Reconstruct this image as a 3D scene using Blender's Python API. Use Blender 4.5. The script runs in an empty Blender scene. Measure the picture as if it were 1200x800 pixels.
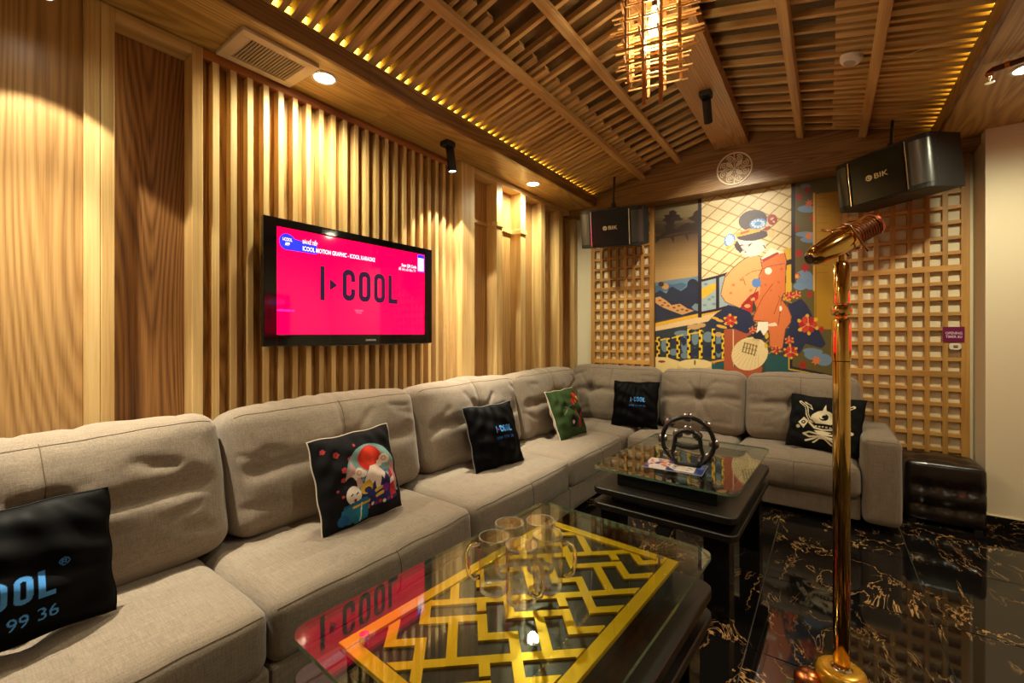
import bpy, bmesh, math, random
import numpy as np
from mathutils import Vector, Matrix, Euler, noise
random.seed(7)
S = bpy.context.scene
COL = S.collection
PI = math.pi

# ------------------------------------------------------------------ camera, world, exposure
cam_d = bpy.data.cameras.new('camera'); cam = bpy.data.objects.new('camera', cam_d); COL.objects.link(cam)
cam_d.sensor_width = 36.0; cam_d.lens = 512.0 / 1200 * 36.0; cam_d.clip_start = 0.02
cam_d.shift_y = -9.0 / 1200
cam.location = (0, 0, 1.3); cam.rotation_euler = (PI / 2, 0, math.atan2(370, 512))
S.camera = cam
W = bpy.data.worlds.new('world'); S.world = W; W.use_nodes = True
W.node_tree.nodes['Background'].inputs[0].default_value = (1.0, 0.85, 0.62, 1)
W.node_tree.nodes['Background'].inputs[1].default_value = 0.0
S.view_settings.view_transform = 'Standard'; S.view_settings.look = 'None'
S.view_settings.gamma = 1.0; S.view_settings.use_curve_mapping = False
S.view_settings.exposure = 0.72
WARM = (1.0, 0.955, 0.63)
DL_POWER = 60.0       # ceiling downlights
SP_POWER = 95.0       # aimed spotlights
CH_POWER = 5.0        # chandelier bulb

# ------------------------------------------------------------------ helpers
def srgb(r, g, b):
    f = lambda v: (v / 12.92 if v <= 0.04045 else ((v + 0.055) / 1.055) ** 2.4)
    return (f(r / 255), f(g / 255), f(b / 255), 1.0)

def new_mat(name):
    m = bpy.data.materials.new(name); m.use_nodes = True
    return m, m.node_tree.nodes, m.node_tree.links, m.node_tree.nodes['Principled BSDF']

def N(nodes, t, **kw):
    n = nodes.new(t)
    for k, v in kw.items(): setattr(n, k, v)
    return n

def plain(name, col, rough=0.5, metal=0.0, **inp):
    m, nd, lk, b = new_mat(name)
    b.inputs['Base Color'].default_value = col; b.inputs['Roughness'].default_value = rough
    b.inputs['Metallic'].default_value = metal
    for k, v in inp.items(): b.inputs[k.replace('_', ' ')].default_value = v
    tc = N(nd, 'ShaderNodeTexCoord'); nz = N(nd, 'ShaderNodeTexNoise'); nz.inputs['Scale'].default_value = 25
    nz.inputs['Detail'].default_value = 3
    mr = N(nd, 'ShaderNodeMapRange'); mr.inputs[3].default_value = max(0, rough - .05); mr.inputs[4].default_value = min(1, rough + .05)
    lk.new(tc.outputs['Object'], nz.inputs['Vector']); lk.new(nz.outputs[0], mr.inputs[0]); lk.new(mr.outputs[0], b.inputs['Roughness'])
    return m

def emit(name, col, s):
    m, nd, lk, b = new_mat(name)
    b.inputs['Base Color'].default_value = (0, 0, 0, 1); b.inputs['Emission Color'].default_value = col
    b.inputs['Emission Strength'].default_value = s
    return m

def wood(name, c1, c2, axis='z', rings=7.0, wide=9.0, rough=0.42, strength=1.0, vary=0.16, fine=1.0, along=.40):
    """grain runs along the given local axis; rings = contour lines (cathedral figure)"""
    lo, hi = 0.5 - 0.34 / strength, 0.5 + 0.2 / strength
    m, nd, lk, b = new_mat(name)
    tc = N(nd, 'ShaderNodeTexCoord'); oi = N(nd, 'ShaderNodeObjectInfo')
    mul = N(nd, 'ShaderNodeVectorMath', operation='SCALE'); mul.inputs[0].default_value = (13.1, 7.7, 5.3)
    lk.new(oi.outputs['Random'], mul.inputs['Scale'])
    add = N(nd, 'ShaderNodeVectorMath', operation='ADD'); lk.new(tc.outputs['Object'], add.inputs[0]); lk.new(mul.outputs[0], add.inputs[1])
    def mapped(lo, hi):
        mp = N(nd, 'ShaderNodeMapping'); sc = [hi, hi, hi]; sc['xyz'.index(axis)] = lo
        mp.inputs['Scale'].default_value = sc; lk.new(add.outputs[0], mp.inputs['Vector']); return mp
    m1 = mapped(along, wide * .5); n1 = N(nd, 'ShaderNodeTexNoise'); n1.inputs['Scale'].default_value = 1.0
    n1.inputs['Detail'].default_value = 1.5; lk.new(m1.outputs[0], n1.inputs['Vector'])
    k = N(nd, 'ShaderNodeMath', operation='MULTIPLY'); k.inputs[1].default_value = rings; lk.new(n1.outputs[0], k.inputs[0])
    fr = N(nd, 'ShaderNodeMath', operation='PINGPONG'); fr.inputs[1].default_value = 0.5; lk.new(k.outputs[0], fr.inputs[0])
    m2 = mapped(3.0, 170.0); n2 = N(nd, 'ShaderNodeTexNoise'); n2.inputs['Scale'].default_value = 1.0; n2.inputs['Detail'].default_value = 3
    lk.new(m2.outputs[0], n2.inputs['Vector'])
    a1 = N(nd, 'ShaderNodeMath', operation='MULTIPLY_ADD'); a1.inputs[1].default_value = 1.1; lk.new(fr.outputs[0], a1.inputs[0])
    s2 = N(nd, 'ShaderNodeMath', operation='MULTIPLY_ADD'); s2.inputs[1].default_value = fine; s2.inputs[2].default_value = .2 - .5 * fine
    lk.new(n2.outputs[0], s2.inputs[0]); lk.new(s2.outputs[0], a1.inputs[2])
    rp = N(nd, 'ShaderNodeValToRGB'); rp.color_ramp.elements[0].color = c2; rp.color_ramp.elements[1].color = c1
    rp.color_ramp.elements[0].position = max(0, lo); rp.color_ramp.elements[1].position = hi
    lk.new(a1.outputs[0], rp.inputs[0])
    hv = N(nd, 'ShaderNodeHueSaturation'); lk.new(rp.outputs[0], hv.inputs['Color'])
    mv = N(nd, 'ShaderNodeMapRange'); mv.inputs[3].default_value = 1 - vary; mv.inputs[4].default_value = 1 + vary
    lk.new(oi.outputs['Random'], mv.inputs[0]); lk.new(mv.outputs[0], hv.inputs['Value'])
    lk.new(hv.outputs[0], b.inputs['Base Color'])
    b.inputs['Roughness'].default_value = rough
    bp = N(nd, 'ShaderNodeBump'); bp.inputs['Strength'].default_value = 0.12; bp.inputs['Distance'].default_value = 0.002
    lk.new(n2.outputs[0], bp.inputs['Height']); lk.new(bp.outputs[0], b.inputs['Normal'])
    return m

def fabric(name, col, amp=0.22, sc=330.0, sheen=0.25, bump=0.35):
    m, nd, lk, b = new_mat(name)
    tc = N(nd, 'ShaderNodeTexCoord'); acc = None
    for ax in range(3):
        mp = N(nd, 'ShaderNodeMapping'); s = [sc] * 3; s[ax] = sc * .035; mp.inputs['Scale'].default_value = s
        nz = N(nd, 'ShaderNodeTexNoise'); nz.inputs['Scale'].default_value = 1.0; nz.inputs['Detail'].default_value = 2
        lk.new(tc.outputs['Object'], mp.inputs['Vector']); lk.new(mp.outputs[0], nz.inputs['Vector'])
        if acc is None: acc = nz.outputs[0]
        else:
            ad = N(nd, 'ShaderNodeMath', operation='ADD'); lk.new(acc, ad.inputs[0]); lk.new(nz.outputs[0], ad.inputs[1]); acc = ad.outputs[0]
    mr = N(nd, 'ShaderNodeMapRange'); mr.inputs[1].default_value = 1.1; mr.inputs[2].default_value = 1.9
    mr.inputs[3].default_value = 1 - amp; mr.inputs[4].default_value = 1 + amp; lk.new(acc, mr.inputs[0])
    hv = N(nd, 'ShaderNodeHueSaturation'); hv.inputs['Color'].default_value = col; lk.new(mr.outputs[0], hv.inputs['Value'])
    lk.new(hv.outputs[0], b.inputs['Base Color']); b.inputs['Roughness'].default_value = 0.9
    b.inputs['Sheen Weight'].default_value = sheen; b.inputs['Sheen Roughness'].default_value = .5
    bp = N(nd, 'ShaderNodeBump'); bp.inputs['Strength'].default_value = bump; bp.inputs['Distance'].default_value = 0.0015
    lk.new(acc, bp.inputs['Height']); lk.new(bp.outputs[0], b.inputs['Normal'])
    return m

def printed(name, rough=0.7, spec=0.4, sheen=0.0, weave=0.0):
    """flat print: colour comes from the mesh attribute 'print'"""
    m, nd, lk, b = new_mat(name)
    at = N(nd, 'ShaderNodeAttribute', attribute_name='print')
    src = at.outputs['Color']
    if weave:
        tc = N(nd, 'ShaderNodeTexCoord'); nz = N(nd, 'ShaderNodeTexNoise'); nz.inputs['Scale'].default_value = weave; nz.inputs['Detail'].default_value = 2
        lk.new(tc.outputs['Object'], nz.inputs['Vector'])
        mr = N(nd, 'ShaderNodeMapRange'); mr.inputs[3].default_value = .8; mr.inputs[4].default_value = 1.2; lk.new(nz.outputs[0], mr.inputs[0])
        hv = N(nd, 'ShaderNodeHueSaturation'); lk.new(src, hv.inputs['Color']); lk.new(mr.outputs[0], hv.inputs['Value']); src = hv.outputs[0]
        bp = N(nd, 'ShaderNodeBump'); bp.inputs['Strength'].default_value = .2; bp.inputs['Distance'].default_value = .002
        lk.new(nz.outputs[0], bp.inputs['Height']); lk.new(bp.outputs[0], b.inputs['Normal'])
    lk.new(src, b.inputs['Base Color']); b.inputs['Roughness'].default_value = rough
    b.inputs['Specular IOR Level'].default_value = spec; b.inputs['Sheen Weight'].default_value = sheen
    return m

def thin_glass(name, tint, f0=0.04):
    m = bpy.data.materials.new(name); m.use_nodes = True; nd, lk = m.node_tree.nodes, m.node_tree.links
    nd.remove(nd['Principled BSDF']); out = nd['Material Output']
    lw = N(nd, 'ShaderNodeLayerWeight'); lw.inputs[0].default_value = .5
    pw = N(nd, 'ShaderNodeMath', operation='POWER'); pw.inputs[1].default_value = 5; lk.new(lw.outputs['Facing'], pw.inputs[0])
    ma = N(nd, 'ShaderNodeMath', operation='MULTIPLY_ADD'); ma.inputs[1].default_value = 1 - f0; ma.inputs[2].default_value = f0; lk.new(pw.outputs[0], ma.inputs[0])
    tr = N(nd, 'ShaderNodeBsdfTransparent'); tr.inputs[0].default_value = tint
    gl = N(nd, 'ShaderNodeBsdfGlossy'); gl.inputs['Roughness'].default_value = 0.0
    mx = N(nd, 'ShaderNodeMixShader'); lk.new(ma.outputs[0], mx.inputs[0]); lk.new(tr.outputs[0], mx.inputs[1]); lk.new(gl.outputs[0], mx.inputs[2])
    lk.new(mx.outputs[0], out.inputs['Surface'])
    return m

class MB:
    def __init__(s): s.v = []; s.f = []
    def add(s, vs, fs):
        o = len(s.v); s.v += [tuple(v) for v in vs]; s.f += [tuple(i + o for i in f) for f in fs]; return s
    def box(s, c, d, M=None):
        x, y, z = (k / 2 for k in d)
        vs = [Vector((sx * x, sy * y, sz * z)) for sz in (-1, 1) for sy in (-1, 1) for sx in (-1, 1)]
        if M is not None: vs = [M @ v for v in vs]
        vs = [v + Vector(c) for v in vs]
        return s.add(vs, [(0, 2, 3, 1), (4, 5, 7, 6), (0, 1, 5, 4), (2, 6, 7, 3), (0, 4, 6, 2), (1, 3, 7, 5)])
    def tube(s, pts, r, n=8, closed=False, cap=True):
        pts = [Vector(p) for p in pts]; m = len(pts); rs = r if isinstance(r, (list, tuple)) else [r] * m
        ring = []; up = None
        for i, p in enumerate(pts):
            a = pts[(i - 1) % m] if (closed or i > 0) else p; b = pts[(i + 1) % m] if (closed or i < m - 1) else p
            t = (b - a).normalized() if (b - a).length > 1e-9 else Vector((0, 0, 1))
            if up is None: up = Vector((0, 0, 1)) if abs(t.z) < .9 else Vector((1, 0, 0))
            u = (up - t * up.dot(t)).normalized(); w = t.cross(u); up = u
            ring.append([p + (u * math.cos(2 * PI * k / n) + w * math.sin(2 * PI * k / n)) * rs[i] for k in range(n)])
        vs = [v for r_ in ring for v in r_]; fs = []
        for i in range(m if closed else m - 1):
            j = (i + 1) % m
            for k in range(n): fs.append((i * n + k, i * n + (k + 1) % n, j * n + (k + 1) % n, j * n + k))
        if not closed and cap: fs.append(tuple(range(n - 1, -1, -1))); fs.append(tuple((m - 1) * n + k for k in range(n)))
        return s.add(vs, fs)
    def lathe(s, prof, n=32, c=(0, 0, 0), M=None):
        vs = []; fs = []; m = len(prof)
        for r, z in prof:
            for k in range(n):
                v = Vector((r * math.cos(2 * PI * k / n), r * math.sin(2 * PI * k / n), z))
                if M is not None: v = M @ v
                vs.append(v + Vector(c))
        for i in range(m - 1):
            for k in range(n): fs.append((i * n + k, i * n + (k + 1) % n, (i + 1) * n + (k + 1) % n, (i + 1) * n + k))
        if prof[0][0] > 1e-6: fs.append(tuple(range(n - 1, -1, -1)))
        if prof[-1][0] > 1e-6: fs.append(tuple((m - 1) * n + k for k in range(n)))
        return s.add(vs, fs)
    def prism(s, pts, z0, z1):
        n = len(pts); vs = [(x, y, z0) for x, y in pts] + [(x, y, z1) for x, y in pts]
        fs = [tuple(range(n - 1, -1, -1)), tuple(range(n, 2 * n))] + [(i, (i + 1) % n, n + (i + 1) % n, n + i) for i in range(n)]
        return s.add(vs, fs)
    def mesh(s, name, smooth=False, bevel=0.0, seg=1):
        me = bpy.data.meshes.new(name); me.from_pydata(s.v, [], s.f); me.update()
        if bevel or True:
            bm = bmesh.new(); bm.from_mesh(me)
            bmesh.ops.remove_doubles(bm, verts=bm.verts, dist=1e-6)
            bmesh.ops.recalc_face_normals(bm, faces=bm.faces)
            if bevel:
                ed = [e for e in bm.edges if len(e.link_faces) == 2 and e.calc_face_angle(0) > .5]
                bmesh.ops.bevel(bm, geom=ed, offset=bevel, segments=seg, profile=.5, affect='EDGES')
            bm.to_mesh(me); bm.free()
        if smooth:
            for p in me.polygons: p.use_smooth = True
            if smooth != 'all':
                try: me.set_sharp_from_angle(angle=math.radians(42))
                except Exception: pass
        return me

def link(name, me, mat=None, parent=None, loc=(0, 0, 0), rot=None, M=None):
    o = bpy.data.objects.new(name, me); COL.objects.link(o)
    if mat is not None and me is not None and len(me.materials) == 0: me.materials.append(mat)
    if parent is not None: o.parent = parent
    if M is not None: o.matrix_local = M
    else:
        o.location = loc
        if rot is not None: o.rotation_euler = rot
    return o

def build(mb, name, mat, parent=None, loc=(0, 0, 0), rot=None, M=None, smooth=False, bevel=0.0, seg=1):
    return link(name, mb.mesh(name, smooth, bevel, seg), mat, parent, loc, rot, M)

_cache = {}
def boxm(d, mat, bev=0.002):
    k = (tuple(round(x, 4) for x in d), mat.name, bev)
    if k not in _cache:
        me = MB().box((0, 0, 0), d).mesh('piece', bevel=bev); me.materials.append(mat); _cache[k] = me
    return _cache[k]
def piece(name, d, mat, parent, loc, rot=None, bev=0.002):
    return link(name, boxm(d, mat, bev), None, parent, loc, rot)
def span(name, a, b, mat, parent, bev=0.002):
    """a box between two opposite corners"""
    d = tuple(abs(b[i] - a[i]) for i in range(3)); c = tuple((a[i] + b[i]) / 2 for i in range(3))
    return piece(name, d, mat, parent, c, None, bev)

def tag(o, label=None, cat=None, group=None, kind=None):
    if label: o['label'] = label
    if cat: o['category'] = cat
    if group: o['group'] = group
    if kind: o['kind'] = kind
    return o
def thing(name, label, cat, loc=(0, 0, 0), rot=None, group=None):
    o = bpy.data.objects.new(name, None); COL.objects.link(o); o.location = loc; o.empty_display_size = .05
    if rot is not None: o.rotation_euler = rot
    return tag(o, label, cat, group)
def copy_tree(o, parent=None):
    c = o.copy(); COL.objects.link(c)
    if parent is not None: c.parent = parent
    for ch in [x for x in list(bpy.data.objects) if x.parent == o]: copy_tree(ch, c)
    return c

def text_mesh(txt, size, width=None, extrude=0.0, align='CENTER', bold=0.0):
    cu = bpy.data.curves.new('lettering', 'FONT'); cu.body = txt; cu.size = size; cu.align_x = align; cu.align_y = 'CENTER'
    cu.extrude = extrude; cu.offset = bold; cu.resolution_u = 3
    o = bpy.data.objects.new('lettering', cu); COL.objects.link(o)
    bpy.context.view_layer.update()
    me = bpy.data.meshes.new_from_object(o.evaluated_get(bpy.context.evaluated_depsgraph_get()))
    bpy.data.objects.remove(o)
    if width:
        xs = [v.co.x for v in me.vertices]; w = max(xs) - min(xs); c = (max(xs) + min(xs)) / 2 if align == 'CENTER' else 0
        for v in me.vertices: v.co.x = (v.co.x - c) * width / w
    me.materials.clear()
    return me

# --- block letters of the I > COOL logo: contours in a unit-height box, x from 0
def rrect(x0, y0, x1, y1, r, n=5):
    pts = []
    for cx, cy, a in ((x1 - r, y1 - r, 0), (x0 + r, y1 - r, 90), (x0 + r, y0 + r, 180), (x1 - r, y0 + r, 270)):
        for k in range(n + 1):
            t = math.radians(a + 90 * k / n); pts.append((cx + r * math.cos(t), cy + r * math.sin(t)))
    return pts
def logo():
    out = []; t = .17
    out.append(('i', [[(0, -.04), (t, -.04), (t, 1), (0, 1)]]))
    out.append(('tri', [[(.36, .28), (.36, .64), (.66, .46)]]))
    def o_at(x): return [rrect(x, 0, x + .52, 1, .22), rrect(x + t, t, x + .52 - t, 1 - t, .075)[::-1]]
    x = .86; c = []
    outer = rrect(x, 0, x + .52, 1, .22); inner = rrect(x + t, t, x + .52 - t, 1 - t, .075)
    # C: ring opened on its right side
    top = [p for p in outer if p[1] >= .62]; bot = [p for p in outer if p[1] <= .38]
    co = [(x + .52, .62)] + [p for p in outer[:6]] + outer[6:12] + outer[12:18] + outer[18:] + [(x + .52, .38)]
    ci = [(x + .52 - t, .38)] + inner[18:][::-1] + inner[12:18][::-1] + inner[6:12][::-1] + inner[:6][::-1] + [(x + .52 - t, .62)]
    out.append(('c', [co + ci]))
    out.append(('o', o_at(x + .68))); out.append(('o', o_at(x + 1.36)))
    x += 2.04
    out.append(('l', [[(x, 0), (x + .46, 0), (x + .46, t), (x + t, t), (x + t, 1), (x, 1)]]))
    return out, x + .46
def flat_mesh(contours, extrude=0.0):
    cu = bpy.data.curves.new('shape', 'CURVE'); cu.dimensions = '2D'; cu.fill_mode = 'BOTH'; cu.extrude = extrude
    for c in contours:
        sp = cu.splines.new('POLY'); sp.points.add(len(c) - 1); sp.use_cyclic_u = True
        for i, p in enumerate(c): sp.points[i].co = (p[0], p[1], 0, 1)
    o = bpy.data.objects.new('shape', cu); COL.objects.link(o); bpy.context.view_layer.update()
    me = bpy.data.meshes.new_from_object(o.evaluated_get(bpy.context.evaluated_depsgraph_get()))
    bpy.data.objects.remove(o); me.materials.clear()
    return me

# --- raster canvas for flat prints (u to the right, v up, both 0..1 times the given size)
class Canvas:
    def __init__(s, nx, ny, x0, y0, x1, y1, col):
        s.nx, s.ny = nx, ny; s.b = (x0, y0, x1, y1)
        s.X, s.Y = np.meshgrid(np.linspace(x0, x1, nx), np.linspace(y0, y1, ny))
        s.C = np.zeros((ny, nx, 3)); s.C[:] = srgb(*col)[:3]
    def win(s, xs, ys):
        x0, y0, x1, y1 = s.b; fx = (s.nx - 1) / (x1 - x0); fy = (s.ny - 1) / (y1 - y0)
        i0 = max(0, int((min(xs) - x0) * fx)); i1 = min(s.nx, int((max(xs) - x0) * fx) + 2)
        j0 = max(0, int((min(ys) - y0) * fy)); j1 = min(s.ny, int((max(ys) - y0) * fy) + 2)
        return (slice(j0, j1), slice(i0, i1)) if i1 > i0 and j1 > j0 else None
    def poly(s, contours, col):
        if not isinstance(contours[0][0], (list, tuple)): contours = [contours]
        w = s.win([p[0] for c in contours for p in c], [p[1] for c in contours for p in c])
        if w is None: return s
        X, Y = s.X[w], s.Y[w]; ins = np.zeros(X.shape, bool)
        for c in contours:
            n = len(c)
            for i in range(n):
                (ax, ay), (bx, by) = c[i], c[(i + 1) % n]
                if ay == by: continue
                cr = ((ay > Y) != (by > Y)) & (X < (bx - ax) * (Y - ay) / (by - ay) + ax)
                ins ^= cr
        s.C[w][ins] = srgb(*col)[:3]; return s
    def ell(s, c, a, b, col):
        rx = abs(a[0]) + abs(b[0]); ry = abs(a[1]) + abs(b[1]); w = s.win([c[0] - rx, c[0] + rx], [c[1] - ry, c[1] + ry])
        if w is None: return s
        det = a[0] * b[1] - a[1] * b[0]
        if abs(det) < 1e-12: return s
        dx, dy = s.X[w] - c[0], s.Y[w] - c[1]
        p = (dx * b[1] - dy * b[0]) / det; q = (dy * a[0] - dx * a[1]) / det
        s.C[w][p * p + q * q < 1] = srgb(*col)[:3]; return s
    def circ(s, x, y, r, col, ry=None): return s.ell((x, y), (r, 0), (0, ry or r), col)
    def line(s, pts, wd, col):
        for a, b in zip(pts[:-1], pts[1:]):
            w = s.win([min(a[0], b[0]) - wd, max(a[0], b[0]) + wd], [min(a[1], b[1]) - wd, max(a[1], b[1]) + wd])
            if w is None: continue
            dx, dy = b[0] - a[0], b[1] - a[1]; L = dx * dx + dy * dy + 1e-12
            t = np.clip(((s.X[w] - a[0]) * dx + (s.Y[w] - a[1]) * dy) / L, 0, 1)
            d = np.hypot(s.X[w] - a[0] - t * dx, s.Y[w] - a[1] - t * dy)
            s.C[w][d < wd / 2] = srgb(*col)[:3]
        return s
    def text(s, txt, x, y, size, col, width=None):
        me = text_mesh(txt, size, width)
        for p in me.polygons:
            vs = [me.vertices[i].co for i in p.vertices]
            s.poly([[(v.x + x, v.y + y) for v in vs]], col)
        bpy.data.meshes.remove(me); return s
    def logo(s, x, y, h, cols, sx=1.0):
        parts, w = logo()
        for k, cs in parts:
            s.poly([[(x + p[0] * h * sx, y + p[1] * h) for p in c] for c in cs], cols.get(k, cols['*']))
        return s
    def paint(s, me, idx=None):
        at = me.color_attributes.new('print', 'FLOAT_COLOR', 'POINT')
        full = np.ones((len(me.vertices), 4), np.float32)
        flat = s.C.reshape(-1, 3)
        full[:, :3] = flat[-1] * 0 + flat[0]
        n = s.nx * s.ny; full[:n, :3] = flat
        at.data.foreach_set('color', full.ravel())

# ------------------------------------------------------------------ materials
pine_c, pine_d = srgb(220, 186, 128), srgb(186, 146, 88)
PINE = {a: wood('pine_' + a, pine_c, pine_d, a, rings=5, wide=14, rough=.45, strength=.8) for a in 'xyz'}
CEILPINE = {a: wood('ceiling_pine_' + a, srgb(208, 170, 108), srgb(168, 128, 74), a, rings=5, wide=14, rough=.5, strength=.8) for a in 'xy'}
PLY = {a: wood('oak_ply_' + a, srgb(192, 150, 96), srgb(150, 110, 64), a, rings=40, wide=7, rough=.38, strength=.9, fine=.9, along=.2, vary=.05) for a in 'xyz'}
PLYD = wood('oak_ply_dark', srgb(120, 82, 42), srgb(78, 48, 22), 'z', rings=13, wide=5, rough=.45)
FASC = wood('fascia_wood', srgb(138, 100, 58), srgb(96, 64, 34), 'y', rings=24, wide=8, rough=.45, vary=.02)
SOFF = wood('soffit_ply', srgb(190, 154, 88), srgb(150, 114, 58), 'y', rings=20, wide=8, rough=.4, vary=.02)
TRIM = wood('red_trim', srgb(168, 104, 56), srgb(120, 64, 32), 'y', rings=5, wide=14, rough=.45)
LATT = {a: wood('lattice_wood_' + a, srgb(200, 150, 78), srgb(160, 110, 50), a, rings=4, wide=14, rough=.5, strength=.7) for a in 'xz'}
CREAM = plain('cream_plaster', srgb(226, 214, 186), .85)
PAPER = plain('paper_backing', srgb(232, 218, 188), .9)
DARKWOOD = wood('dark_wood', srgb(27, 18, 15), srgb(14, 9, 7), 'y', rings=6, wide=8, rough=.42, vary=.02)
BLACKGLOSS = plain('black_lacquer', (0.004, 0.004, 0.004, 1), .2, 0, Specular_IOR_Level=.3)
BLACKPL = plain('black_plastic', (0.008, 0.008, 0.008, 1), .35)
BLACKMATT = plain('black_matt', (0.006, 0.006, 0.006, 1), .55)
CHROME = plain('chrome', (.85, .82, .78, 1), .12, 1.0)
GOLD = plain('gold_metal', srgb(226, 184, 108), .09, 1.0)
GOLDP = plain('gold_paint', srgb(206, 150, 36), .28, 0.35)
COPPER = plain('copper_metal', srgb(214, 130, 80), .3, 1.0)
GROUT = plain('grout', srgb(150, 140, 126), .7)
WHITEPL = plain('white_plastic', srgb(226, 218, 206), .5)
LENS = emit('lamp_lens', (1.0, .86, .6, 1), 22.0)
LENS2 = emit('spot_lens', (1.0, .93, .82, 1), 30.0)
LED = emit('led_yellow', (1.0, .66, .05, 1), 6.0)

def marble():
    m, nd, lk, b = new_mat('black_marble')
    tc = N(nd, 'ShaderNodeTexCoord'); oi = N(nd, 'ShaderNodeObjectInfo')
    mul = N(nd, 'ShaderNodeVectorMath', operation='SCALE'); mul.inputs[0].default_value = (31, 17, 9); lk.new(oi.outputs['Random'], mul.inputs['Scale'])
    add = N(nd, 'ShaderNodeVectorMath', operation='ADD'); lk.new(tc.outputs['Object'], add.inputs[0]); lk.new(mul.outputs[0], add.inputs[1])
    def vein(sc, w, dist, det, rot):
        mp = N(nd, 'ShaderNodeMapping'); mp.inputs['Rotation'].default_value = (0, 0, rot); mp.inputs['Scale'].default_value = (1, .55, 1); lk.new(add.outputs[0], mp.inputs['Vector'])
        nz = N(nd, 'ShaderNodeTexNoise'); nz.inputs['Scale'].default_value = sc; nz.inputs['Detail'].default_value = det; nz.inputs['Distortion'].default_value = dist
        nz.inputs['Roughness'].default_value = .62
        lk.new(mp.outputs[0], nz.inputs['Vector'])
        s = N(nd, 'ShaderNodeMath', operation='SUBTRACT'); s.inputs[1].default_value = .5; lk.new(nz.outputs[0], s.inputs[0])
        a = N(nd, 'ShaderNodeMath', operation='ABSOLUTE'); lk.new(s.outputs[0], a.inputs[0])
        r = N(nd, 'ShaderNodeMapRange'); r.inputs[1].default_value = 0; r.inputs[2].default_value = w; r.inputs[3].default_value = 1; r.inputs[4].default_value = 0
        lk.new(a.outputs[0], r.inputs[0]); return r.outputs[0]
    def patch(sc, lo, hi):
        nz = N(nd, 'ShaderNodeTexNoise'); nz.inputs['Scale'].default_value = sc; nz.inputs['Detail'].default_value = 1; lk.new(add.outputs[0], nz.inputs['Vector'])
        r = N(nd, 'ShaderNodeMapRange'); r.inputs[1].default_value = lo; r.inputs[2].default_value = hi; lk.new(nz.outputs[0], r.inputs[0]); return r.outputs[0]
    def mult(a, b_):
        q = N(nd, 'ShaderNodeMath', operation='MULTIPLY'); lk.new(a, q.inputs[0]); lk.new(b_, q.inputs[1]); return q.outputs[0]
    v1 = mult(vein(3.0, .007, .7, 6, .5), patch(2.2, .42, .6))
    v2 = mult(vein(9.0, .014, .8, 6, -.5), patch(4.2, .55, .70))
    mx = N(nd, 'ShaderNodeMath', operation='MAXIMUM'); lk.new(v1, mx.inputs[0]); lk.new(v2, mx.inputs[1])
    cr = N(nd, 'ShaderNodeMix', data_type='RGBA'); cr.inputs[6].default_value = (.006, .005, .005, 1); cr.inputs[7].default_value = srgb(196, 152, 100)
    lk.new(mx.outputs[0], cr.inputs[0]); lk.new(cr.outputs[2], b.inputs['Base Color'])
    b.inputs['Roughness'].default_value = .045; b.inputs['IOR'].default_value = 1.55
    return m
MARBLE = marble()

# ------------------------------------------------------------------ the setting
ZS = 2.66                      # soffit height
X0, XR, XL, XRF = -0.70, 2.2, -2.0, 0.60   # ridge, right wall, fascia edges
YB, YREAR = 4.5, -1.5
YF = 4.30                      # front of the gable beam
floor = tag(build(MB().box((-.13, 1.5, -.06), (4.8, 6.2, .1)), 'floor', GROUT), 'black marble tiled floor with gold veins', kind='structure')
TX, TY = .662, .668
for i in range(-4, 5):
    for j in range(-6, 5):
        x0, y0 = -.273 + i * TX, 2.04 + j * TY
        x1, y1 = min(x0 + TX, XR), min(y0 + TY, YB); x0, y0 = max(x0, -2.45), max(y0, YREAR)
        if x1 - x0 < .05 or y1 - y0 < .05: continue
        piece('tile', (x1 - x0 - .0045, y1 - y0 - .0045, .012), MARBLE, floor, ((x0 + x1) / 2, (y0 + y1) / 2, -.006), bev=.0006)

wall_left = tag(build(MB().box((-2.60, 1.5, 1.4), (.12, 6.2, 2.9)), 'wall_left', PLYD), 'timber clad side wall with vertical slats and plywood panels', kind='structure')
XW = -2.40
# plywood panels and posts
span('plywood_panel', (-2.44, YREAR, 0), (-2.42, .412, ZS - .005), PLY['z'], wall_left)
span('post', (-2.44, .412, 0), (XW, .4605, ZS - .004), PINE['z'], wall_left)
span('post', (-2.50, .4615, 0), (XW + .002, .504, ZS - .004), PINE['z'], wall_left)
span('plywood_panel', (-2.52, .505, 0), (-2.50, .78, ZS - .005), wood('oak_ply_deep', srgb(168, 118, 66), srgb(104, 66, 32), 'z', rings=44, wide=7, rough=.4, vary=.02, strength=.85, along=.2), wall_left)
span('header', (-2.50, .505, 2.605), (XW - .001, .776, ZS - .004), PINE['y'], wall_left)
span('post', (-2.50, .777, 0), (XW, .821, ZS - .004), PINE['z'], wall_left)
# slatted field
span('backing_panel', (-2.475, .822, 0), (-2.452, 2.545, ZS - .005), wood('slat_backing', srgb(186, 140, 80), srgb(130, 88, 44), 'z', rings=20, wide=8, rough=.5), wall_left)
span('trim_strip', (-2.451, .822, 2.612), (XW - .002, 2.543, ZS - .003), TRIM, wall_left)
y = .861
while y < 2.51:
    piece('slat', (.05, .029, 2.61), PINE['z'], wall_left, (XW - .0255, y + .0145, 1.306), bev=.0015)
    y += .0778
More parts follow.
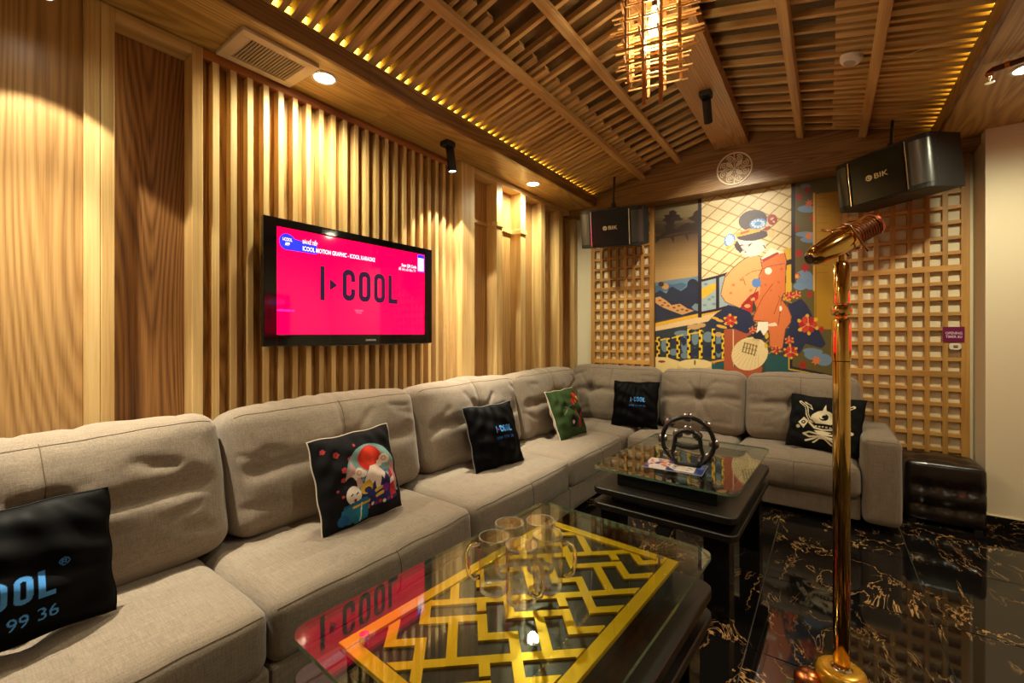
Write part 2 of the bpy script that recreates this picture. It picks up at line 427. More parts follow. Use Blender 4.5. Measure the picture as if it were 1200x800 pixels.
# deep fins beyond the slats
XN = -2.325
span('backing_panel', (-2.47, 2.70, 0), (-2.44, 4.44, ZS - .005), PLY['z'], wall_left)
span('board', (-2.45, 2.546, 0), (XN, 2.70, ZS - .003), PINE['z'], wall_left)
span('header', (-2.439, 2.701, 2.612), (XN + .0005, 4.44, ZS - .003), PINE['y'], wall_left)
for k, yy in enumerate((2.99, 3.355, 3.714, 4.073, 4.42)):
    w = .082 if k < 4 else .06
    span('fin', (-2.439, yy, 0), (XN, yy + w, 2.611), PINE['z'], wall_left)
    if k < 2:
        span('collar', (-2.4385, yy - .010, 2.235), (XN + .012, yy + w + .010, 2.275), PINE['y'], wall_left)
for a, b_ in ((2.702, 2.978), (3.084, 3.343), (3.449, 3.52)):
    span('ledge', (-2.4395, a, 2.24), (-2.415, b_, 2.27), PINE['y'], wall_left)

wall_back = tag(build(MB().box((-.13, YB + .06, 1.4), (5.0, .12, 2.9)), 'wall_back', CREAM), 'cream plastered end wall behind lattice and mural', kind='structure')
wall_right = tag(build(MB().box((XR + .06, 1.3, 1.4), (.12, 5.8, 2.9)).box((1.535, 4.35, 1.33), (1.37, .3, 2.659)), 'wall_right', CREAM), 'plain cream plaster wall with projecting corner', kind='structure')
rear = tag(build(MB().box((-.13, YREAR - .06, 1.4), (4.9, .12, 2.9)), 'wall_rear', CREAM), 'cream plaster wall behind the viewer', kind='structure')
bb = tag(build(MB().box((1.525, 4.192, .05), (1.36, .016, .10)), 'baseboard_right', MARBLE, bevel=.002), 'black stone skirting along the cream wall', kind='structure')
build(MB().box((1.525, 4.194, .103), (1.36, .012, .006)), 'skirting_cap', CREAM, bb)

# ceiling: sloped backing, soffits, fascias, slats, battens, ridge box, gable beam
SL = .25; ANG = math.atan(SL)
def zu(d): return 2.755 + (1.30 - d) * SL       # underside of the slats at distance d from the ridge
ceil_mb = MB()
prof = [(-1.32, zu(1.32) + .055), (0, zu(0) + .055), (1.32, zu(1.32) + .055), (1.32, zu(1.32) + .12), (0, zu(0) + .12), (-1.32, zu(1.32) + .12)]
vs = [(X0 + a, yy, z) for yy in (YREAR, YB) for a, z in prof]
ceil_mb.add(vs, [(0, 1, 4, 5), (1, 2, 3, 4), (6, 11, 10, 7), (7, 10, 9, 8), (0, 6, 7, 1), (1, 7, 8, 2), (2, 8, 9, 3), (3, 9, 10, 4), (4, 10, 11, 5), (5, 11, 6, 0)])
CB = wood('ceiling_backing', srgb(120, 92, 52), srgb(80, 58, 30), 'x', rings=10, wide=5, rough=.5)
ceiling = tag(build(ceil_mb, 'ceiling', CB), 'gabled timber ceiling of slats battens and plywood soffits', kind='structure')
for a, b_ in ((YREAR, 1.75), (1.7515, YB)):
    span('soffit_panel', (-2.56, a, ZS), (XL - .021, b_, ZS + .02), SOFF, ceiling, bev=.0008)
for a, b_ in ((YREAR, 3.18), (3.1815, YB)):
    span('soffit_panel', (XRF + .021, a, ZS), (XR + .1, b_, ZS + .02), SOFF, ceiling, bev=.0008)
for a, b_ in ((YREAR, 1.46), (1.461, YB - .01)):
    span('fascia', (XL - .02, a, ZS - .001), (XL, b_, 2.7645), FASC, ceiling)
for a, b_ in ((YREAR, 3.2), (3.201, YB - .01)):
    span('fascia', (XRF, a, ZS - .001), (XRF + .02, b_, 2.7645), FASC, ceiling)
def slope_piece(name, side, d0, d1, y, w, h, mat, below=False):
    dm = (d0 + d1) / 2; L = (d1 - d0) / math.cos(ANG); zc = zu(dm) + (h / 2 if not below else -h / 2)
    piece(name, (L, w, h), mat, ceiling, (X0 + side * dm, y, zc), (0, side * ANG, 0), bev=.0015)
PER = .138
for side, ph, din in ((-1, 1.262, .695), (1, 2.574, .735)):
    k0 = int((YREAR + .05 - ph) / PER)
    k = k0
    while ph + k * PER < YF - .02:
        yy = ph + k * PER
        slope_piece('slat', side, 0.02, 1.312, yy, .027, .034, CEILPINE['x'])
        yb = yy + PER / 2
        if yb < YF - .03:
            slope_piece('short_slat', side, din + random.uniform(-.004, .004), 1.312, yb, .05, .034, CEILPINE['x'])
        k += 1
for x in (-1.50, -1.15, -.18, .22):
    d = abs(x - X0); sd = 1 if x > X0 else -1
    piece('batten', (.05, YF - YREAR, .042), CEILPINE['y'], ceiling, (x, (YF + YREAR) / 2, zu(d) - .0225), (0, sd * ANG, 0), bev=.003)
span('ridge_beam', (-.825, YREAR, 2.965), (-.560, 4.13, 3.06), PLY['y'], ceiling)
span('ridge_beam', (-.825, 4.131, 2.965), (-.560, YF - .001, 3.06), PLY['y'], ceiling)
gb = MB(); pts = [(XL - .4, 2.60), (XRF + .25, 2.60), (XRF + .25, ZS - .0005), (XRF - .001, ZS - .0005), (XRF - .001, zu(1.3) + .05), (X0, zu(0) + .052), (XL + .001, zu(1.3) + .05), (XL + .001, ZS - .0005), (XL - .4, ZS - .0005)]
n = len(pts); gv = [(x, YF, z) for x, z in pts] + [(x, YB - .002, z) for x, z in pts]
gb.add(gv, [tuple(range(n)), tuple(range(2 * n - 1, n - 1, -1))] + [(i, n + i, n + (i + 1) % n, (i + 1) % n) for i in range(n)])
build(gb, 'gable_beam', wood('gable_ply', srgb(150, 112, 66), srgb(108, 76, 42), 'x', rings=36, wide=8, rough=.4, vary=.01, strength=.9), ceiling)

# cove light strips behind the fascias
for sx, nm, lb in ((XL - .004, 'led_strip', 'yellow light strip glowing between slats above the timber wall'), (XRF + .004, 'led_strip', 'yellow light strip glowing between slats above the cream wall')):
    tag(build(MB().box((sx, 1.4, 2.784), (.004, 5.7, .032)), nm, LED), lb, 'light strip', 'cove light strips')

# ------------------------------------------------------------------ soft furniture
LINEN = fabric('beige_linen', srgb(126, 111, 96), .30)
LINEN2 = fabric('beige_linen_base', srgb(120, 105, 90), .30)
SEAM = plain('seam_thread', srgb(92, 76, 58), .9)

def axis_pts(h, r, n):
    e = [-h, -h + r * .12, -h + r * .3, -h + r * .55, -h + r * .8]
    inner = list(np.linspace(-h + r, h - r, n)); return e + inner + [-v for v in e[::-1]]
def smooth01(t): t = min(1, max(0, t)); return t * t * (3 - 2 * t)
class Soft:
    """rounded, swollen cushion; local x width, y depth (front is -y), z height"""
    def __init__(s, size, r, bulge, n=(14, 6, 10), dents=(), wr=.004, seed=0, shape=None):
        h = [q / 2 for q in size]; s.h = h
        s.ax = [axis_pts(h[i], r, n[i]) for i in range(3)]; L = [len(a) for a in s.ax]; s.L = L
        s.idx = {}; s.v = []; s.f = []
        off = Vector((seed * 3.7, seed * 1.3, seed * 2.1))
        def pos(i, j, k):
            key = (i, j, k)
            if key in s.idx: return s.idx[key]
            p = [s.ax[0][i], s.ax[1][j], s.ax[2][k]]
            q = [max(-h[a] + r, min(h[a] - r, p[a])) for a in range(3)]
            d = Vector([p[a] - q[a] for a in range(3)]); d = d.normalized() * r if d.length > 1e-9 else d
            v = Vector(q) + d
            u = [v[a] / h[a] for a in range(3)]
            out = Vector((0, 0, 0))
            for a in range(3):
                b, c = [x for x in range(3) if x != a]
                out[a] += bulge[a] * u[a] * max(0, 1 - u[b] ** 2) * max(0, 1 - u[c] ** 2)
            for dn in dents:
                a, sg, kind, prm, depth, sig = dn
                wgt = smooth01((u[a] * sg - .2) / .6)
                if wgt <= 0: continue
                b, c = [x for x in range(3) if x != a]
                if kind == 'pt': dd = math.hypot(v[b] - prm[0], v[c] - prm[1])
                else:
                    ax_, ay_, bx_, by_ = prm; dx, dy = bx_ - ax_, by_ - ay_; ll = dx * dx + dy * dy
                    t = max(0, min(1, ((v[b] - ax_) * dx + (v[c] - ay_) * dy) / ll)); dd = math.hypot(v[b] - ax_ - t * dx, v[c] - ay_ - t * dy)
                out[a] -= sg * depth * wgt * math.exp(-(dd / sig) ** 2)
            nz = noise.noise_vector(v * 5.5 + off) * wr + noise.noise_vector(v * 14 + off) * wr * .35
            w = v + out + nz
            if shape: w = Vector(shape(w))
            s.idx[key] = len(s.v); s.v.append(w); return s.idx[key]
        for a in range(3):
            b, c = [x for x in range(3) if x != a]
            for side in (0, L[a] - 1):
                for i in range(L[b] - 1):
                    for j in range(L[c] - 1):
                        q = []
                        for di, dj in ((0, 0), (1, 0), (1, 1), (0, 1)):
                            t = [0, 0, 0]; t[a] = side; t[b] = i + di; t[c] = j + dj; q.append(pos(*t))
                        s.f.append(tuple(q))
    def mesh(s, name):
        mb = MB(); mb.v = [tuple(v) for v in s.v]; mb.f = s.f; return mb.mesh(name, smooth='all')
    def path(s, keys): return [s.v[s.idx[k]] for k in keys if k in s.idx]
    def seam_top_front(s):        # along the upper front edge
        k = s.L[2] - 3; return s.path([(i, 0, k) for i in range(1, s.L[0] - 1)])
    def seam_front(s, frac=.5):   # vertical line on the front and over the top
        i = int(s.L[0] * frac); return s.path([(i, 0, k) for k in range(0, s.L[2])]) + s.path([(i, j, s.L[2] - 1) for j in range(1, s.L[1])])

SO = Vector((-1.9, 3.9, 0))
sofa = thing('sectional_sofa', 'long beige linen corner sofa with tufted back cushions along two walls', 'sofa', SO)
def put_soft(sf, name, center, rot, mat=LINEN, seams=(), tube_r=.0022):
    c = Vector(center) - SO
    o = link(name, sf.mesh(name), mat, sofa, c, rot)
    if seams:
        mb = MB()
        for p in seams: mb.tube(p, tube_r, 5)
        build(mb, 'seam', SEAM, o, smooth='all')
    return o
R90 = PI / 2
def seat(center, w, d, h, rz, seed, mid=True):
    dn = [(2, 1, 'pt', (0, d * .06), .045, .075), (2, 1, 'seg', (-w * .3, d * .06, w * .3, d * .06), .010, .05), (1, -1, 'seg', (0, -h, 0, h), .003, .012), (2, 1, 'seg', (0, -d / 2, 0, d * .12), .006, .02)]
    rs = random.Random(seed)
    for q in range(7):
        x, y_ = rs.uniform(-w * .4, w * .4), rs.uniform(-d * .3, d * .4); a = rs.uniform(0, PI); l = rs.uniform(.05, .13)
        dn.append((2, 1, 'seg', (x, y_, x + l * math.cos(a), y_ + l * math.sin(a)), rs.uniform(.002, .005), rs.uniform(.02, .04)))
    sf = Soft((w, d, h), .05, (.012, .02, .030), (44, 32, 8), dn, .006, seed)
    put_soft(sf, 'seat_cushion', center, (0, 0, rz), LINEN, [sf.seam_top_front(), [v + Vector((0, -.001, 0)) for v in sf.path([(sf.L[0] // 2, 0, k) for k in range(1, sf.L[2] - 1)])]], .0016)
def back(center, w, h, rz, seed, lean=.20, tuft=(0, .03), t=.26, wr=.007, roll=0):
    tx, tz = tuft
    dn = [(1, -1, 'pt', (tx, tz), .06, .055), (1, -1, 'seg', (-w * .42, tz - .02, tx, tz), .022, .035), (1, -1, 'seg', (tx, tz, w * .42, tz - .01), .022, .035),
          (1, -1, 'seg', (tx, tz, tx, h / 2), .010, .02), (1, -1, 'seg', (tx, tz, tx - .06, -h / 2), .006, .04)]
    rs = random.Random(seed)
    for q in range(9):
        a = rs.uniform(0, 2 * PI); r0 = rs.uniform(.02, .07); l = rs.uniform(.06, .20)
        dn.append((1, -1, 'seg', (tx + r0 * math.cos(a), tz + r0 * math.sin(a), tx + (r0 + l) * math.cos(a), tz + (r0 + l) * math.sin(a)), rs.uniform(.004, .009), rs.uniform(.012, .024)))
    for q in range(10):
        sx_ = rs.choice((-1, 1)); x = sx_ * rs.uniform(.30, .48) * w; z_ = rs.uniform(-.4, .35) * h; a = rs.uniform(-.6, .6); l = rs.uniform(.05, .16) * -sx_
        dn.append((1, -1, 'seg', (x, z_, x + l * math.cos(a), z_ + l * math.sin(a)), rs.uniform(.003, .008), rs.uniform(.010, .022)))
    for q in range(5):
        x = rs.uniform(-.45, .45) * w; l = rs.uniform(.04, .10)
        dn.append((2, 1, 'seg', (x, -t * .3, x + rs.uniform(-.05, .05), t * .3), rs.uniform(.004, .010), rs.uniform(.015, .03)))
    sf = Soft((w, t, h), .075, (.012, .055, .028), (56, 8, 36), dn, wr, seed)
    put_soft(sf, 'back_cushion', center, (-lean, roll, rz), LINEN, [sf.seam_top_front(), sf.path([(sf.L[0] // 2, 0, k) for k in range(sf.L[2] // 2 + 3, sf.L[2] - 1)])], .0018)

# run along the timber wall
yb_ = [-1.33, -.31, .69, 1.685, 2.715, 3.66]
for k in range(5):
    a, b_ = yb_[k], yb_[k + 1]; w = b_ - a - .008
    seat((-1.83, (a + b_) / 2, .312), w, .76, .215, R90, k + 1)
    span_o = build(MB().box((0, 0, 0), (.93, w + .004, .165)), 'base', LINEN2, sofa, Vector((-1.925, (a + b_) / 2, .133)) - SO, bevel=.012, seg=2)
    build(MB().box((0, 0, 0), (.14, w + .004, .62)), 'back_frame', LINEN2, sofa, Vector((-2.315, (a + b_) / 2, .36)) - SO if k < 2 or True else None, bevel=.02, seg=2)
    for fx in (-1.52, -2.32):
        build(MB().box((0, 0, 0), (.06, .06, .05)), 'foot', BLACKMATT, sofa, Vector((fx, a + .08, .025)) - SO, bevel=.004)
for a, b_, sd in ((-1.33, -.29, 11), (-.27, .765, 12), (.785, 1.805, 13), (1.83, 2.855, 14), (2.88, 3.90, 15)):
    back((-2.115, (a + b_) / 2, .69 - (.014 if sd == 12 else 0)), b_ - a, .54, R90, sd, tuft=(0, .02), roll=-.03 if sd == 12 else 0)
# run along the end wall
for a, b_, sd in ((-2.20, -1.44, 21), (-1.43, -.60, 22), (-.59, .18, 23)):
    w = b_ - a - .008; d = .62 if sd == 21 else .62
    seat(((a + b_) / 2, 3.985, .312), w, d, .215, 0, sd)
    build(MB().box((0, 0, 0), (w + .004, .70, .165)), 'base', LINEN2, sofa, Vector(((a + b_) / 2, 4.075, .133)) - SO, bevel=.012, seg=2)
    build(MB().box((0, 0, 0), (w + .004, .12, .60)), 'back_frame', LINEN2, sofa, Vector(((a + b_) / 2, 4.385, .36)) - SO, bevel=.02, seg=2)
    build(MB().box((0, 0, 0), (.06, .06, .05)), 'foot', BLACKMATT, sofa, Vector((b_ - .1, 3.8, .025)) - SO, bevel=.004)
for a, b_, sd, tu in ((-2.24, -1.30, 31, (-.22, .02)), (-1.285, -.575, 32, (0, .03)), (-.56, .20, 33, (-.02, .03))):
    back(((a + b_) / 2, 4.255, .69), b_ - a, .54, 0, sd, tuft=tu, t=.24)
arm = Soft((.20, .74, .565), .045, (.008, .006, .012), (6, 14, 10), [], .003, 5)
put_soft(arm, 'armrest', (.285, 4.055, .335), (0, 0, 0), LINEN, [arm.path([(i, 0, arm.L[2] - 3) for i in range(1, arm.L[0] - 1)]), arm.path([(arm.L[0] - 3, j, arm.L[2] - 1) for j in range(1, arm.L[1] - 1)])], .0018)

# ottoman
LEATHER = plain('brown_leather', srgb(22, 13, 11), .30, 0, Coat_Weight=.3)
ott = thing('ottoman', 'dark brown tufted leather cube stool beside the sofa armrest', 'ottoman', (.635, 4.245, 0))
dn = []
for zz in (-.09, .04): dn += [(1, -1, 'pt', (xx, zz), .03, .035) for xx in (-.11, .0, .11)] + [(1, -1, 'seg', (-.2, zz, .2, zz), .014, .02)]
dn += [(2, 1, 'pt', (xx, yy), .022, .03) for xx in (-.1, .1) for yy in (-.09, .09)] + [(2, 1, 'seg', (-.2, yy, .2, yy), .008, .02) for yy in (-.09, .09)]
os_ = Soft((.395, .37, .40), .03, (.012, .02, .02), (16, 12, 16), dn, .003, 8)
oc = link('cushion', os_.mesh('cushion'), LEATHER, ott, (0, 0, .225))
build(MB().tube(os_.path([(i, 0, os_.L[2] - 3) for i in range(1, os_.L[0] - 1)]), .003, 6), 'piping', LEATHER, oc, smooth='all')
for fx in (-.16, .16):
    for fy in (-.15, .15): build(MB().box((fx, fy, .012), (.04, .04, .024)), 'foot', BLACKMATT, ott)

# ------------------------------------------------------------------ throw pillows
VELVET = printed('black_velvet_print', .55, .06, .0, 60)
COTTON = printed('cotton_print', .85, .2, .0, 300)
BACKW = fabric('white_cotton', srgb(214, 200, 180), .1, 300)
BACKB = plain('black_velvet', (.003, .003, .004, 1), .6, 0, Specular_IOR_Level=.1)
def pillow(name, label, group, center, size, yaw, tilt, roll, canvas, front, backm, pipe, thick=.075, seed=0, ear=.06):
    w, h = size; nx, ny = canvas.nx, canvas.ny
    a = np.linspace(-1, 1, nx); b = np.linspace(-1, 1, ny); A, B = np.meshgrid(a, b)
    def shp(A, B, sg):
        x = A * w / 2 * (1 - ear * (1 - B ** 2)); y_ = B * h / 2 * (1 - ear * (1 - A ** 2))
        t = thick * (np.clip(1 - np.abs(A) ** 2.2, 0, 1) * np.clip(1 - np.abs(B) ** 2.2, 0, 1)) ** .55
        rng = seed * 1.7
        x = x + .0028 * np.sin(B * 9 + rng) * np.abs(A); y_ = y_ + .0028 * np.sin(A * 8 + rng * 2) * np.abs(B)
        t = t + (.010 * np.sin(9 * A + 5 * B + rng) * np.cos(7 * B - 4 * A + rng) +   .006 * np.sin(17 * A * B + 6 * A + rng)) * (t / thick)
        return x, y_, sg * t
    M = Matrix.Identity(3)
    n_ = Vector((math.cos(yaw) * math.cos(tilt), math.sin(yaw) * math.cos(tilt), math.sin(tilt)))
    r_ = Vector((-math.sin(yaw), math.cos(yaw), 0)); u_ = n_.cross(r_)
    r2 = r_ * math.cos(roll) + u_ * math.sin(roll); u2 = -r_ * math.sin(roll) + u_ * math.cos(roll)
    M4 = Matrix(((r2.x, u2.x, n_.x, center[0]), (r2.y, u2.y, n_.y, center[1]), (r2.z, u2.z, n_.z, center[2]), (0, 0, 0, 1)))
    t = thing(name, label, 'pillow', group=group); t.matrix_world = M4
    x, y_, z = shp(A, B, 1); V = np.stack([x, y_, z], -1).reshape(-1, 3)
    I = np.arange(nx * ny).reshape(ny, nx); F = np.stack([I[:-1, :-1], I[:-1, 1:], I[1:, 1:], I[1:, :-1]], -1).reshape(-1, 4)
    me = bpy.data.meshes.new('printed_cover'); me.from_pydata(V.tolist(), [], F.tolist()); me.update()
    for p in me.polygons: p.use_smooth = True
    canvas.paint(me); link('printed_cover', me, front, t)
    a2 = np.linspace(-1, 1, 30); A2, B2 = np.meshgrid(a2, a2); x, y_, z = shp(A2, B2, -1); V = np.stack([x, y_, z], -1).reshape(-1, 3)
    I = np.arange(900).reshape(30, 30); F = np.stack([I[:-1, :-1], I[1:, :-1], I[1:, 1:], I[:-1, 1:]], -1).reshape(-1, 4)
    me = bpy.data.meshes.new('back_cover'); me.from_pydata(V.tolist(), [], F.tolist()); me.update()
    for p in me.polygons: p.use_smooth = True
    link('back_cover', me, backm, t)
    k = np.linspace(-1, 1, 25)[:-1]; o = np.ones(24)
    pa = np.concatenate([k, o, -k, -o]); pb = np.concatenate([-o, k, o, -k]); x, y_, z = shp(pa, pb, 0)
    build(MB().tube(list(zip(x, y_, z)), .0035, 6, closed=True), 'piping', pipe, t, smooth='all')
    return t
BLUE = (84, 156, 236); RED = (210, 50, 60)
def cool_canvas(n, w, lx, ly, lh, phone=True):
    c = Canvas(n, n, -.5, -.5, .5, .5, (7, 7, 9))
    _, lw = logo(); sx = 1.0
    c.logo(lx - lw * lh / 2, ly, lh, {'*': BLUE, 'tri': RED}, 1.0)
    return c, lw
GP = 'throw pillows on the corner sofa'
c = Canvas(260, 200, -.675, -.5, .675, .5, (7, 7, 9)); _, lw = logo()
c.logo(-lw * .19 / 2 + .0, -.21, .19, {'*': BLUE, 'tri': RED}); c.text('®', .37, .0, .08, BLUE); c.text('1900 77 99 36', .0, -.335, .125, BLUE, .66)
pillow('throw_pillow', 'black velvet pillow with large blue lettering, on the seat before the plywood panel', GP, (-1.815, .122, .638), (.51, .365), .02, .28, -.01, c, VELVET, BACKB, BACKB, seed=1, ear=.025, thick=.085)
c, _ = cool_canvas(150, .42, .09, .03, .105)
c.text('1900 77 99 36', .09, -.06, .062, (60, 110, 190), .36)
pillow('throw_pillow', 'black velvet pillow with blue lettering leaning below the television wall slats', GP, (-1.775, 2.255, .632), (.42, .42), -.19, .33, .0, c, VELVET, BACKB, plain('grey_piping', srgb(110, 110, 116), .7), seed=2, ear=.05)
c, _ = cool_canvas(150, .43, .10, .03, .10)
c.text('1900 77 99 36', .10, -.06, .058, (60, 110, 190), .36)
pillow('throw_pillow', 'black velvet pillow with blue lettering standing in the sofa corner', GP, (-1.46, 3.985, .645), (.43, .43), -1.52, .30, .03, c, VELVET, BACKB, BACKB, seed=3, ear=.05)
# mountain pillow
c = Canvas(190, 190, -.5, -.5, .5, .5, (15, 13, 18))
for x, y_, r in ((-.40, .36, .022), (-.27, .30, .028), (-.14, .22, .03), (-.24, .12, .026), (-.26, .02, .02), (-.05, .36, .014), (-.33, -.08, .012), (-.29, -.15, .012)):
    for q in range(5): c.circ(x + r * .7 * math.cos(q * 1.257), y_ + r * .7 * math.sin(q * 1.257), r * .6, (176, 60, 62))
c.circ(.10, .0, .34, (120, 152, 152)); 
for k in range(5): c.poly([(-.24, -.02 - .06 * k), (.1, .02 - .06 * k), (.44, -.02 - .06 * k), (.44, -.05 - .06 * k), (.1, -.01 - .06 * k), (-.24, -.05 - .06 * k)], (70, 118, 140))
c.poly([(-.24, .03), (-.15, .2), (-.10, .08), (-.04, -.1), (-.2, -.1)], (196, 150, 148)); c.poly([(.36, .1), (.44, .02), (.42, -.3), (.34, -.1)], (190, 130, 130))
c.circ(.10, .17, .15, (196, 42, 30)); c.circ(.10, .2, .11, (212, 60, 40))
c.poly([(-.16, -.30), (.02, .06), (.07, .09), (.16, .09), (.20, .06), (.40, -.28), (.40, -.36), (-.16, -.36)], (44, 40, 92))
c.poly([(.0, .02), (.05, .09), (.17, .09), (.25, -.03), (.22, -.10), (.19, -.05), (.17, -.18), (.12, -.20), (.09, -.08), (.05, -.12), (.0, -.10), (-.03, -.06)], (228, 204, 192))
for x, y_ in ((-.08, .05), (.27, .13)):
    c.circ(x, y_, .055, (228, 206, 190)); c.circ(x + .04, y_ - .02, .04, (228, 206, 190)); c.circ(x - .06, y_ - .04, .04, (228, 206, 190)); c.circ(x, y_, .03, (200, 150, 140)); c.circ(x, y_, .016, (228, 206, 190))
c.circ(-.19, -.06, .075, (26, 22, 26)); c.circ(-.19, -.02, .05, (26, 22, 26)); c.ell((-.18, -.17), (.085, 0), (0, .10), (222, 206, 196)); c.line([(-.22, -.16), (-.20, -.15)], .012, (40, 30, 30)); c.line([(-.16, -.16), (-.13, -.15)], .012, (40, 30, 30)); c.circ(-.18, -.22, .018, (120, 40, 40))
c.poly([(-.32, -.30), (-.22, -.24), (-.04, -.22), (.02, -.44), (-.24, -.46), (-.34, -.42)], (40, 104, 138)); c.poly([(-.30, -.26), (-.20, -.24), (-.18, -.32), (-.30, -.32)], (30, 78, 124))
c.circ(-.30, -.40, .06, (30, 86, 140)); c.poly([(-.16, -.30), (-.06, -.28), (-.06, -.46), (-.16, -.48)], (30, 120, 140)); c.line([(-.2, -.28), (-.02, -.27)], .025, (206, 170, 40)); c.line([(-.11, -.3), (-.09, -.46)], .012, (228, 220, 210)); c.circ(-.11, -.44, .02, (228, 220, 210))
c.poly([(-.1, -.1), (.02, -.05), (.06, -.12), (.0, -.10)], (200, 160, 50)); c.ell((-.02, -.14), (.075, .02), (-.01, .05), (200, 160, 50)); c.ell((-.01, -.16), (.04, .01), (-.01, .03), (44, 40, 92))
for y_ in (-.20, -.26): c.line([(.09, y_), (.19, y_ + .02)], .035, (196, 160, 50))
c.circ(.24, -.2, .045, (120, 40, 130)); c.poly([(.30, -.02), (.36, -.02), (.40, -.32), (.30, -.32)], (180, 40, 44)); c.poly([(.30, -.12), (.38, -.10), (.39, -.16), (.30, -.18)], (230, 215, 205))
for k in range(7): c.circ(-.02 + k * .055, -.34 + .01 * (k % 2), .02, ((190, 40, 44), (226, 210, 200), (120, 40, 130))[k % 3])
c.poly([(-.2, -.38), (.42, -.35), (.42, -.5), (-.2, -.5)], (22, 20, 26)); c.poly([(-.32, -.30), (-.22, -.26), (-.02, -.24), (-.02, -.46), (-.18, -.46)], (40, 104, 138)); c.poly([(-.16, -.30), (-.06, -.28), (-.06, -.46), (-.16, -.48)], (30, 120, 150)); c.line([(-.2, -.29), (-.02, -.28)], .025, (206, 170, 40)); c.line([(-.10, -.27), (-.11, -.46)], .012, (228, 220, 210))
pillow('throw_pillow', 'printed pillow with snowy mountain and red sun on the seat below the television', GP, (-1.765, 1.222, .64), (.41, .41), -.05, .27, .04, c, COTTON, BACKW, BACKW, seed=4, ear=.03)
# green pillow
c = Canvas(150, 140, -.5, -.5, .5, .5, (48, 68, 34))
c.line([(-.30, -.02), (-.1, .12), (.1, .16)], .02, (96, 110, 84)); c.line([(-.25, .16), (-.05, .02)], .02, (90, 104, 80)); c.circ(-.2, .18, .05, (36, 40, 34))
for x, y_, r, cc in ((.20, .28, .05, (196, 34, 36)), (.28, .33, .05, (206, 40, 30)), (.12, .22, .05, (196, 34, 36)), (.22, .20, .045, (216, 80, 30)), (.03, .16, .05, (120, 26, 50)), (.36, .24, .04, (206, 150, 60)), (.33, .27, .03, (226, 200, 110)), (.10, .15, .03, (216, 90, 90))): c.circ(x, y_, r, cc)
c.poly([(-.2, -.30), (-.16, -.12), (-.04, -.02), (.02, -.22), (-.02, -.32)], (30, 26, 30)); c.circ(-.09, -.21, .04, (196, 170, 180)); c.line([(.08, -.0), (.14, -.32)], .07, (186, 26, 38)); c.poly([(.18, -.05), (.26, .02), (.42, -.02), (.46, -.25), (.34, -.36), (.22, -.28)], (36, 34, 38)); c.circ(.33, -.10, .06, (186, 26, 38)); c.circ(.37, -.26, .045, (176, 26, 38)); c.circ(.44, -.20, .04, (150, 30, 40))
pillow('throw_pillow', 'green pillow with red printed motif on the seat near the sofa corner', GP, (-1.80, 3.285, .625), (.45, .42), -.02, .37, .0, c, COTTON, fabric('tan_cotton', srgb(176, 150, 110), .1, 300), BACKW, seed=5, ear=.04)
# helmet pillow
c = Canvas(170, 150, -.5, -.5, .5, .5, (8, 8, 9)); IV = (222, 208, 176); BK = (8, 8, 9)
c.ell((.02, .02), (.17, 0), (0, .19), IV); c.poly([(-.2, -.05), (.24, -.05), (.24, -.3), (-.2, -.3)], BK); c.ell((.02, .08), (.065, 0), (0, .07), BK); c.ell((.0, .10), (.05, 0), (0, .055), IV); c.circ(.03, .09, .04, BK)
c.poly([(-.01, .20), (.02, .33), (.05, .20)], IV)
for sg in (-1, 1):
    c.line([(.02 + sg * .17, -.02), (.02 + sg * .24, .12), (.02 + sg * .27, .26), (.02 + sg * .36, .34)], .045, IV); c.line([(.02 + sg * .18, .0), (.02 + sg * .24, .13), (.02 + sg * .275, .26), (.02 + sg * .35, .33)], .02, BK); c.poly([(.02 + sg * .25, .26), (.02 + sg * .16, .20), (.02 + sg * .2, .3), (.02 + sg * .3, .36)], IV); c.poly([(.02 + sg * .245, .27), (.02 + sg * .19, .23), (.02 + sg * .21, .29), (.02 + sg * .28, .33)], BK)
    c.poly([(.02 + sg * .36, -.06), (.02 + sg * .28, .05), (.02 + sg * .20, -.02), (.02 + sg * .27, -.16)], IV); c.circ(.02 + sg * .28, -.05, .035, BK); c.circ(.02 + sg * .28, -.05, .014, IV)
    c.circ(.02 + sg * .36, -.14, .03, IV); c.line([(.02 + sg * .03, -.25), (.02 + sg * .18, -.22), (.02 + sg * .26, -.26), (.02 + sg * .18, -.30), (.02 + sg * .03, -.28)], .03, IV); c.line([(.02 + sg * .03, -.28), (.02 + sg * .22, -.38)], .03, IV); c.line([(.02 + sg * .02, -.3), (.02 + sg * .12, -.40)], .025, IV)
c.line([(-.17, -.05), (-.10, -.13), (.02, -.16), (.14, -.13), (.21, -.05)], .03, IV); c.line([(-.14, .0), (-.08, -.07), (.02, -.09), (.12, -.07), (.18, .0)], .018, BK)
for k in range(5): c.circ(-.08 + k * .05, -.10, .016, IV)
c.poly([(-.10, -.18), (.14, -.18), (.08, -.24), (-.04, -.24)], IV); c.poly([(-.01, -.24), (.05, -.24), (.05, -.33), (-.01, -.33)], IV)
pillow('throw_pillow', 'black pillow with ivory warrior helmet emblem leaning against the armrest', GP, (-.02, 3.995, .632), (.47, .41), -1.80, .36, -.012, c, COTTON, BACKB, BACKB, seed=6, ear=.05)
